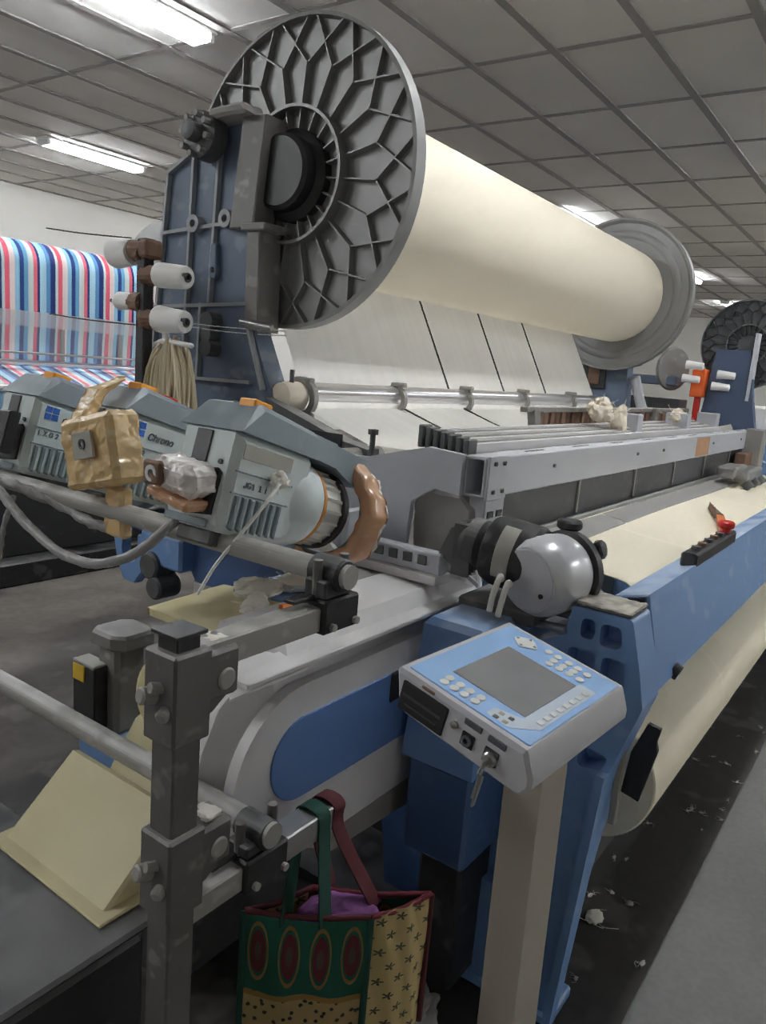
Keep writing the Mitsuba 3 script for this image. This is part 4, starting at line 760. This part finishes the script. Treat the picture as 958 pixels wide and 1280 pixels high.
# cables and cords
solo('grey_cable', tube([(0.93, 1.80, 1.20), (0.90, 1.70, 1.195), (0.90, 1.60, 1.145), (0.90, 1.47, 1.105), (0.91, 1.36, 1.10), (0.93, 1.26, 1.135), (0.96, 1.19, 1.20), (0.98, 1.15, 1.25)], 0.0105, 10, 8, 0.35, 2), 'mat_cable', 'fuzzy grey cable sagging in a loop below the yarn feeders', 'cable', smooth=True)
solo('grey_cable', tube([(0.93, 1.78, 1.22), (0.95, 1.70, 1.20), (0.99, 1.62, 1.175), (1.0, 1.5, 1.15), (1.03, 1.40, 1.14)], 0.012, 10, 8, 0.7, 5), 'mat_cable', 'lint covered cable behind the sagging loop at the left', 'cable', smooth=True)
solo('hanging_cord', tube([(0.92, 1.68, 1.19), (0.90, 1.69, 1.12), (0.895, 1.70, 1.05), (0.89, 1.715, 1.0)], 0.006, 8, 8, 0.9, 3), 'mat_cable', 'fuzzy cord hanging down at the left edge below the cables', 'cord', smooth=True)
ys = thing('feeder_yarn', 'thin white yarn slanting down from a lint puff on the nearest feeder', 'yarn')
part(ys, 'strand', tube([(1.06, 0.985, 1.315), (1.02, 0.99, 1.27), (0.97, 1.05, 1.16), (0.96, 1.09, 1.09)], 0.0035, 6), 'mat_cone', True)
part(ys, 'lint_puff', fluff((1.09, 1.012, 1.315), (0.022, 0.018, 0.020), 3, 6, 12, 0.0008), 'mat_lint', True)

# ================================================================== yarn rack with cones, hank
yr = thing('yarn_rack', 'dark upright yarn stand with four white cones by the blue beam support', 'yarn stand')
RX, RY = 1.66, 2.2
part(yr, 'pole', box(RX - 0.02, RX + 0.02, RY - 0.022, RY + 0.022, 0.98, 1.90, 0.004), 'mat_blackdust', False)
part(yr, 'base', box(RX - 0.035, RX + 0.06, RY - 0.06, RY + 0.06, 0.98, 1.0, 0.004), 'mat_blackdust', False)
part(yr, 'pole_head', crumple(cat(cyl((RX, RY - 0.03, 1.865), (RX, RY + 0.065, 1.865), 0.033, 18), box(RX - 0.035, RX + 0.035, RY - 0.05, RY + 0.0, 1.835, 1.895, 0.008)), 0.006, 40, 2, 0.012), 'mat_brown', True)
cones = []
for z, s, L in ((1.86, 1, 0.12), (1.785, -1, 0.115), (1.70, 1, 0.10), (1.645, -1, 0.115)):
    part(yr, 'holder', crumple(cyl((RX, RY, z - 0.005), (RX + 0.01, RY + s * 0.08, z), 0.036, 18, r2=0.030), 0.008, 40, int(z * 100) % 7), 'mat_brown', True, label='rusty brown cone holder')
    part(yr, 'spindle', cyl((RX, RY, z), (RX, RY + s * (0.085 + L), z), 0.006, 10), 'mat_darkgrey', 35)
part(yr, 'wire', tube([(RX - 0.02, RY + 0.05, 1.90), (RX - 0.1, RY + 0.2, 1.905), (RX - 0.16, RY + 0.32, 1.915)], 0.0025, 6), 'mat_darkgrey', True)
part(yr, 'wire', tube([(RX - 0.02, RY + 0.02, 1.62), (RX - 0.1, RY + 0.18, 1.625), (RX - 0.16, RY + 0.3, 1.635)], 0.0025, 6), 'mat_darkgrey', True)
CL = [('white yarn cone at the top left of the yarn stand', 1.86, 1, 0.042, 0.050, 0.125), ('upper white yarn cone beside the blue support, right of the yarn stand', 1.785, -1, 0.040, 0.036, 0.125), ('small white yarn cone low on the left of the yarn stand', 1.70, 1, 0.026, 0.030, 0.10), ('lower white yarn cone beside the blue support, right of the yarn stand', 1.645, -1, 0.042, 0.036, 0.125)]
for lab, z, s, r0, r1, L in CL:
    k = thing('yarn_cone', lab, 'yarn cone', 'white yarn cones on the stand')
    p0 = np.array([RX + 0.005, RY + s * 0.065, z]); d = np.array([0.12, s, -0.05 if s < 0 else 0.0])
    part(k, 'yarn', lathe([(0.014, 0.0), (r0, 0.002), (r0 + 0.001, 0.01), (r1 + 0.001, L - 0.01), (r1 - 0.002, L - 0.002), (0.016, L), (0.014, L - 0.01), (0.014, 0.0)], p0, d, 36, closed=False), 'mat_cone', 30)
    part(k, 'core', lathe([(0.0145, -0.004), (0.0145, L + 0.004), (0.010, L + 0.004), (0.010, L - 0.02), (0.0, L - 0.02)], p0, d, 24, closed=False), 'mat_darkgrey', 35, label='dark cone core')
hk = thing('yarn_hank', 'bundle of loose cream yarn ends hanging behind the middle yarn feeder', 'yarn bundle')
HX, HY = 1.70, 2.12
st_ = []
for i in range(150):
    u = rng.uniform(-1, 1); w = rng.uniform(-1, 1); zt = 1.55 + 0.02 * rng.standard_normal() - 0.02 * u * u; zb = 1.27 + 0.05 * rng.random() + 0.05 * abs(u)
    sy_ = u * 0.095
    st_.append(tube([(HX + 0.03 * w, HY - 0.02 + sy_ * 0.45, zt), (HX + 0.035 * w - 0.01, HY - 0.02 + sy_ * 0.9, (zt + zb) / 2 + 0.05), (HX + 0.04 * w - 0.015 + 0.01 * rng.standard_normal(), HY - 0.02 + sy_ * 1.15 + 0.008 * rng.standard_normal(), zb)], 0.006, 5, 4))
part(hk, 'strands', cat(*st_), 'mat_hank', True, kind='stuff')
part(hk, 'tie', cat(tube([(HX - 0.02, HY + 0.05, 1.56), (HX - 0.02, HY, 1.575), (HX - 0.02, HY - 0.08, 1.57), (HX - 0.01, HY - 0.13, 1.565)], 0.009, 8), cyl((HX, HY + 0.01, 1.56), (HX, HY + 0.02, 1.61), 0.012, 8)), 'mat_cone', True)
for n_, (z, a) in enumerate(((1.64, 0), (1.625, 0.01))):
    solo('yarn_thread', tube([(RX - 0.03, RY - 0.1, z + a), (1.84, 2.0, z - 0.002), (1.93, 1.80, z + 0.0)], 0.0018, 5, 4), 'mat_cone', ('upper', 'lower')[n_] + ' thin white yarn thread crossing the blue support', 'thread', 'threads across the support', smooth=True)

# ================================================================== left foreground: bin, tray, gearbox
bn = thing('black_bin', 'large dusty black bin in the lower left corner', 'bin')
part(bn, 'body', box(0.30, 0.74, 0.93, 1.75, 0.0, 0.585, 0.02), 'mat_blackdust', False)
part(bn, 'lid', box(0.29, 0.75, 0.92, 1.76, 0.585, 0.60, 0.006), 'mat_blackdust', False)
tr = thing('cream_cover', 'cream folded sheet metal cover lying against the lower tube', 'metal cover')
tri_ = [(0.685, 0.603), (0.91, 0.603), (0.842, 0.728), (0.828, 0.733)]
part(tr, 'shell', cprism(tri_, 'y', 0.985, 1.305, 0.006), 'mat_cream_sheet', False)
part(tr, 'flange', box(0.665, 0.93, 0.965, 1.32, 0.6005, 0.607, 0.002), 'mat_cream_sheet', False)
gb = thing('gearbox', 'grey gearbox with an octagonal lid and yellow tag behind the post', 'gearbox')
GX, GY = 1.20, 1.66
part(gb, 'body', box(GX - 0.02, GX + 0.075, GY - 0.01, GY + 0.08, 0.50, 0.76, 0.012), 'mat_grey', False)
part(gb, 'lid', cprism([(GX - 0.035, GY + 0.0), (GX - 0.01, GY - 0.035), (GX + 0.08, GY - 0.035), (GX + 0.10, GY), (GX + 0.10, GY + 0.08), (GX + 0.07, GY + 0.105), (GX - 0.01, GY + 0.105), (GX - 0.035, GY + 0.08)], 'z', 0.745, 0.79, 0.008), 'mat_grey', False)
part(gb, 'terminal_box', box(GX - 0.06, GX - 0.01, GY + 0.03, GY + 0.13, 0.50, 0.695, 0.004), 'mat_black', False)
part(gb, 'tag', box(GX - 0.064, GX - 0.058, GY + 0.075, GY + 0.125, 0.645, 0.69, 0.001), 'mat_yellow', False, label='yellow tag')
part(gb, 'terminal_top', box(GX - 0.06, GX - 0.01, GY + 0.035, GY + 0.13, 0.694, 0.70, 0.001), 'mat_label', False)
part(gb, 'pedestal', box(GX - 0.05, GX + 0.14, GY - 0.06, GY + 0.12, 0.0, 0.50, 0.008), 'mat_blue', False, label='dark blue pedestal')
cc = thing('cream_cover', 'second cream sheet metal cover with an upright round disc, behind the post', 'metal cover')
part(cc, 'shell', cprism([(1.06, 0.50), (1.34, 0.50), (1.30, 0.60), (1.22, 0.655), (1.14, 0.62)], 'y', 1.25, 1.52, 0.008), 'mat_cream_sheet', 25)
part(cc, 'disc', lathe([(0.09, 0), (0.105, 0.006), (0.105, 0.02), (0.09, 0.026)], (1.18, 1.42, 0.70), (-0.8, -0.1, 0.1), 36), 'mat_cream_sheet', 30)
part(cc, 'hub', blob((1.15, 1.40, 0.63), (0.045, 0.05, 0.025), 2, 0.1), 'mat_cream_sheet', True)
part(cc, 'legs', box(1.08, 1.32, 1.27, 1.50, 0.0, 0.50, 0.005), 'mat_darkgrey', False)
for n_, (c, r, mt) in enumerate((((1.24, 1.20, 1.02), (0.07, 0.05, 0.026), 'mat_lint'), ((1.36, 1.17, 1.025), (0.08, 0.06, 0.030), 'mat_lint'), ((1.16, 1.13, 1.015), (0.04, 0.035, 0.024), 'mat_lint'))):
    solo('lint_heap', fluff(c, r, n_ + 20, 6, 16), mt, ('white lint heap in the middle of the cream plate behind the upper arm', 'white lint heap closest to the black upper tube clamp', 'smallest white lint heap on the cream plate behind the upper arm')[n_], 'lint', 'lint heaps on the cream plate', smooth=True)
solo('wooden_stick', rot(box(1.16, 1.36, 1.03, 1.045, 1.022, 1.032, 0.002), [0, 0, 1], -12, [1.26, 1.04, 1.02]), 'mat_orange_tool', 'thin orange stick lying on the white lid below the taped ring', 'stick')

# ================================================================== shopping bag
bg = thing('shopping_bag', 'green and cream printed cloth shopping bag hanging from the lower arm', 'bag')
A_, B_, C_ = np.array([0.895, 0.86]), np.array([1.035, 0.675]), np.array([1.165, 0.625]); D_ = A_ + (C_ - B_)
def bagpanel(p, q, z0, z1, n=14, m=14, bulge=0.012, off=0.0, sag=0.0):
    G = []; UV = []; nrm = np.array([(q - p)[1], -(q - p)[0]]); nrm /= np.linalg.norm(nrm)
    for i in range(m + 1):
        v = i / m
        for j in range(n + 1):
            u = j / n; zt = z1 - sag * math.sin(math.pi * u)
            b = bulge * math.sin(math.pi * u) * (0.5 + math.sin(math.pi * (1 - v) * 0.8)) + 0.003 * math.sin(u * 17 + v * 5); xy = p + (q - p) * u + nrm * (b + off)
            G.append((xy[0], xy[1], z0 + (zt - z0) * v)); UV.append((u, v))
    ms = sheet(np.array(G).reshape(m + 1, n + 1, 3)); return ms, np.array(UV)
BZ0, BZ1 = 0.27, 0.555
for nm, p, q, mt, sag in (('front_panel', A_, B_, 'mat_bag_front', 0.01), ('side_panel', B_, C_, 'mat_bag_side', 0.0), ('back_panel', C_, D_, 'mat_bag_front', 0.02), ('left_panel', D_, A_, 'mat_bag_side', 0.02)):
    ms, uv = bagpanel(p, q, BZ0, BZ1, sag=sag); k = f'{bg}__{nm}'; scene[k] = mikit.ply(ms, mt, smooth=True, uv=uv)
part(bg, 'bottom', prism([A_, B_, C_, D_], 'z', BZ0, BZ0 + 0.004), 'mat_maroon', False)
for p, q, mt in ((A_, B_, 'mat_maroon'), (B_, C_, 'mat_bag_lining'), (C_, D_, 'mat_bag_lining'), (D_, A_, 'mat_maroon')):
    part(bg, 'rim', tube([(*p, BZ1), (*((p + q) / 2), BZ1 - 0.008), (*q, BZ1)], 0.0055, 8, 6), mt, True)
for p, mt in ((A_, 'mat_bag_green'), (B_, 'mat_bag_green'), (C_, 'mat_maroon'), (D_, 'mat_maroon')):
    part(bg, 'corner_piping', tube([(*p, BZ0), (*p, BZ1)], 0.007, 8, 1), mt, True)
def strap(p, q, ztop, x, w=0.016):
    top = [(x, 0.832, ztop - 0.05), (x, 0.828, ztop), (x, 0.80, ztop + 0.012), (x, 0.772, ztop), (x, 0.768, ztop - 0.05)]
    pts = smooth_path([(*p, BZ1 - 0.02)] + (top if p[1] > q[1] else top[::-1]) + [(*q, BZ1 - 0.02)], 6)
    t = np.gradient(pts, axis=0); g = []
    return sheet(np.array([[pt + np.array([-w, 0, 0]), pt + np.array([w, 0, 0])] for pt in pts]), 0.003)
part(bg, 'handle', strap(np.array([0.94, 0.80]), np.array([0.985, 0.74]), 0.735, 1.0), 'mat_bag_green', True)
part(bg, 'handle', strap(np.array([1.07, 0.80]), np.array([1.09, 0.70]), 0.735, 1.045), 'mat_maroon', True)
pw = thing('purple_yarn_waste', 'bundle of purple yarn waste stuffed in the shopping bag', 'yarn waste')
part(pw, 'bundle', crumple(rot(blob((1.045, 0.752, 0.505), (0.040, 0.085, 0.055), 5, 0.08, 2.0, 4), [0, 0, 1], 38, [1.045, 0.752, 0.5]), 0.012, 30, 3, 0.006), 'mat_purple', True, kind='stuff')

# ================================================================== on the breast beam
sb = thing('switch_box', 'small black switch box with a red button on the blue breast beam', 'switch box')
part(sb, 'case', cprism([(2.18, 1.07), (2.70, 1.07), (2.70, 1.112), (2.18, 1.112)], 'y', 0.455, 0.50, 0.006), 'mat_black', False)
for i in range(5): part(sb, 'push_button', cyl((2.25 + 0.075 * i, 0.478, 1.11), (2.25 + 0.075 * i, 0.478, 1.122), 0.013, 12), 'mat_brown' if i % 2 else 'mat_feeder_dark', 35)
part(sb, 'emergency_button', cat(cyl((2.63, 0.478, 1.11), (2.63, 0.478, 1.128), 0.016, 14), cyl((2.63, 0.478, 1.126), (2.63, 0.478, 1.15), 0.026, 20, b=0.005)), 'mat_red', 35, label='red emergency button')
ot = thing('orange_tool', 'orange handled tool lying on the cream cloth beside the red button', 'tool')
part(ot, 'handle', hull([(2.80, 0.52, 1.070), (2.82, 0.50, 1.070), (3.14, 0.585, 1.076), (3.13, 0.61, 1.076), (2.80, 0.52, 1.088), (2.82, 0.50, 1.088), (3.14, 0.585, 1.094), (3.13, 0.61, 1.094)]), 'mat_orange_tool', False)
part(ot, 'tip', crumple(hull([(3.12, 0.58, 1.076), (3.12, 0.615, 1.076), (3.34, 0.69, 1.08), (3.36, 0.675, 1.08), (3.12, 0.585, 1.10), (3.14, 0.615, 1.10), (3.34, 0.685, 1.11)]), 0.01, 30, 3, 0.012), 'mat_brown', True)

# cotton clumps on the heald frames
for n_, (c, r) in enumerate((((3.02, 1.08, 1.445), (0.085, 0.05, 0.055)), ((3.14, 1.04, 1.40), (0.05, 0.035, 0.075)), ((4.10, 1.06, 1.40), (0.10, 0.05, 0.055)))):
    lab = ('cotton lint clump caught on the nearer end of the rusty slats', 'small cotton tuft hanging below the larger clump by the rusty slats', 'cotton lint clump further along the grey beam beside the blue far loom')[n_]
    solo('cotton_clump', fluff(c, r, n_ + 3, 7, 20), 'mat_lint_cream', lab, 'cotton lint', 'cotton clumps on the loom', smooth=True)
# lint on the floor
for n_ in range(26):
    x = rng.uniform(1.75, 4.0); y = rng.uniform(0.37, 0.62); s = rng.uniform(0.004, 0.009)
    if n_ == 0: x, y, s = 2.05, 0.55, 0.024
    solo('floor_lint', wisp((x, y, s * 0.3), s, n_ + 40), 'mat_lint' if n_ % 3 == 0 else 'mat_lint_grey', 'white lint tuft on the dark floor beside the cloth roll' if n_ else 'largest white lint tuft on the dark floor beside the pedestal', 'lint', 'lint tufts on the floor' if n_ else None, smooth=True)
for n_, (x, y, z) in enumerate(((1.36, 0.78, 0.045), (1.5, 0.95, 0.045), (1.28, 0.9, 0.0))):
    solo('lint_drift', blob((x, y, z + 0.01), (0.10, 0.07, 0.02), n_ + 80, 0.5, 3, 3), 'mat_lint_grey', 'grey dust drift on the floor under the loom, between bag and pedestal', 'lint', 'dust drifts under the loom', smooth=True)

# ================================================================== striped warp loom across the aisle
SY = 5.0
sl = thing('striped_loom', 'loom across the aisle with blue, white and pink striped warp', 'loom')
part(sl, 'upper_warp', sheet([[(x, SY + 0.12 - 0.16 * math.sin(t), 2.02 + 0.16 * math.cos(t)) for x in np.linspace(0.6, 3.95, 3)] for t in np.linspace(-0.4, 1.57, 12)] + [[(x, SY - 0.04, z) for x in np.linspace(0.6, 3.95, 3)] for z in (1.9, 1.72)], 0.004), 'mat_stripes', True, label='striped warp wound over its beam')
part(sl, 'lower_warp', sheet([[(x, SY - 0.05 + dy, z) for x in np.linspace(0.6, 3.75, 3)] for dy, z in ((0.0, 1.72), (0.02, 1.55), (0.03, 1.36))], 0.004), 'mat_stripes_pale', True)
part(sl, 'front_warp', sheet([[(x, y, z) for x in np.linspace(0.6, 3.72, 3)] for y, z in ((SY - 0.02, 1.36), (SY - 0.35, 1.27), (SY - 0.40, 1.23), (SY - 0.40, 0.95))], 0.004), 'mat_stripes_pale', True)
part(sl, 'beam_flange', lathe([(0.05, 0), (0.43, 0), (0.43, 0.03), (0.05, 0.03)], (3.98, SY + 0.12, 2.08), (1, 0, 0), 48), 'mat_cast', 30, label='pale grey flange disc')
for z, y, r in ((1.385, SY - 0.10, 0.018), (1.24, SY - 0.42, 0.022), (1.45, SY - 0.12, 0.008)): part(sl, 'rod', cyl((0.5, y, z), (3.9, y, z), r, 16), 'mat_chrome' if r > 0.01 else 'mat_steel', 35)
part(sl, 'side_frame', box(3.8, 3.92, SY - 0.5, SY + 0.6, 0.0, 1.2, 0.01), 'mat_pillar', False)
part(sl, 'beam_post', box(4.02, 4.12, SY - 0.05, SY + 0.3, 0.0, 2.1, 0.01), 'mat_pillar', False)
part(sl, 'front_box', box(0.5, 3.8, SY - 0.35, SY - 0.05, 0.15, 0.9, 0.01), 'mat_blackdust', False)
for x in np.linspace(1.2, 3.5, 6): part(sl, 'warp_divider', box(x - 0.012, x + 0.012, SY - 0.095, SY - 0.075, 1.40, 1.62), 'mat_fabric_grey', False)
part(sl, 'foot', box(0.5, 3.9, SY - 0.5, SY + 0.5, 0.0, 0.15, 0.01), 'mat_blackdust', False)

# ================================================================== next loom in the row (far right)
fl = thing('far_loom', 'next loom along the row with a large dark ribbed flange on a blue support', 'loom')
FX, FY, FZ = 9.0, 1.72, 2.09
kf = part(fl, 'beam_flange', lathe([(0.1, 0), (0.47, 0), (0.47, 0.05), (0.455, 0.05), (0.455, 0.02), (0.1, 0.02)], (FX, FY, FZ), (-1, 0, 0), 60), 'mat_darkgrey', 30, label='dark ribbed flange')
part(kf, 'inner_ring', ring((FX - 0.035, FY, FZ), (1, 0, 0), 0.20, 0.215, 0.05, 40), 'mat_darkgrey', 30)
for i in range(20):
    a = 2 * math.pi * i / 20; h = math.pi / 20
    for r0, a0, r1, a1 in ((0.1, a, 0.33, a), (0.33, a, 0.46, a + 1.7 * h), (0.33, a, 0.46, a - 1.7 * h)):
        p = np.array([FY + r0 * math.cos(a0), FZ + r0 * math.sin(a0)]); q = np.array([FY + r1 * math.cos(a1), FZ + r1 * math.sin(a1)])
        part(kf, 'rib', rib_x(*p, *q, 0.012, FX - 0.05, FX - 0.015), 'mat_black', False)
part(fl, 'yarn_roll', cyl((FX, FY, FZ), (13.0, FY, FZ), 0.30, 40), 'mat_yarn', 30)
part(fl, 'support', prism([(1.64, 2.02), (1.98, 2.02), (2.02, 1.6), (2.08, 1.0), (2.1, 0), (1.95, 0), (1.88, 1.2), (1.72, 1.25), (1.60, 1.0), (1.55, 0), (1.35, 0), (1.44, 1.0), (1.55, 1.5)], 'x', FX - 0.2, FX - 0.08), 'mat_far_support', False, label='dark blue beam support')
part(fl, 'support_edge', box(FX - 0.22, FX - 0.06, 1.59, 1.62, 1.5, 2.2), 'mat_arch', False)
part(fl, 'cloth', box(FX + 0.1, 13, 0.9, 1.7, 1.05, 1.45, 0.02), 'mat_sheet', False)
part(fl, 'side_frame', box(FX - 0.1, FX + 0.1, 0.5, 2.2, 0.0, 1.15, 0.02), 'mat_blue', False)
part(fl, 'rear_beam', lathe([(0.06, 0), (0.22, 0.01), (0.235, 0.03), (0.22, 0.05)], (FX - 0.3, 2.40, 1.78), (-0.6, -1, 0), 36), 'mat_grey', 30, label='small grey round disc')
part(fl, 'rear_bracket', box(FX - 0.4, FX - 0.2, 2.3, 2.95, 1.60, 1.70, 0.01), 'mat_pillar', False)
part(fl, 'rear_box', box(FX - 0.5, FX - 0.2, 2.2, 2.9, 1.25, 1.46, 0.01), 'mat_black', False)
part(fl, 'rear_leg', box(FX - 0.45, FX - 0.25, 2.3, 2.8, 0.0, 1.25, 0.01), 'mat_darkgrey', False)
part(fl, 'top_bar', box(FX - 1.6, FX + 0.2, 1.0, 1.06, 1.36, 1.40, 0.006), 'mat_darkgrey', False)
part(fl, 'bar_leg', box(FX - 1.55, FX - 1.45, 0.98, 1.08, 0.0, 1.37, 0.006), 'mat_darkgrey', False)
part(fl, 'orange_case', box(FX - 0.3, FX - 0.1, 2.03, 2.17, 1.50, 1.80, 0.01), 'mat_orange_box', False, label='orange case')
part(fl, 'case_pole', box(FX - 0.23, FX - 0.17, 2.07, 2.13, 0.0, 1.5, 0.004), 'mat_red', False)
for n_, (y, z) in enumerate(((2.14, 1.83), (2.16, 1.69), (1.84, 1.755), (1.88, 1.63))):
    lab = ('white cone above the orange case on the far loom', 'white cone in front of the orange case on the far loom', 'upper white cone against the blue support of the far loom', 'lower white cone against the blue support of the far loom')[n_]
    solo('yarn_cone', lathe([(0.01, 0), (0.045, 0.004), (0.036, 0.18), (0.01, 0.184)], (FX - 0.42 if n_ < 2 else FX - 0.3, y + 0.08, z), (0.1, -1, -0.05), 24), 'mat_cone', lab, 'yarn cone', 'white cones on the far loom', smooth=30)
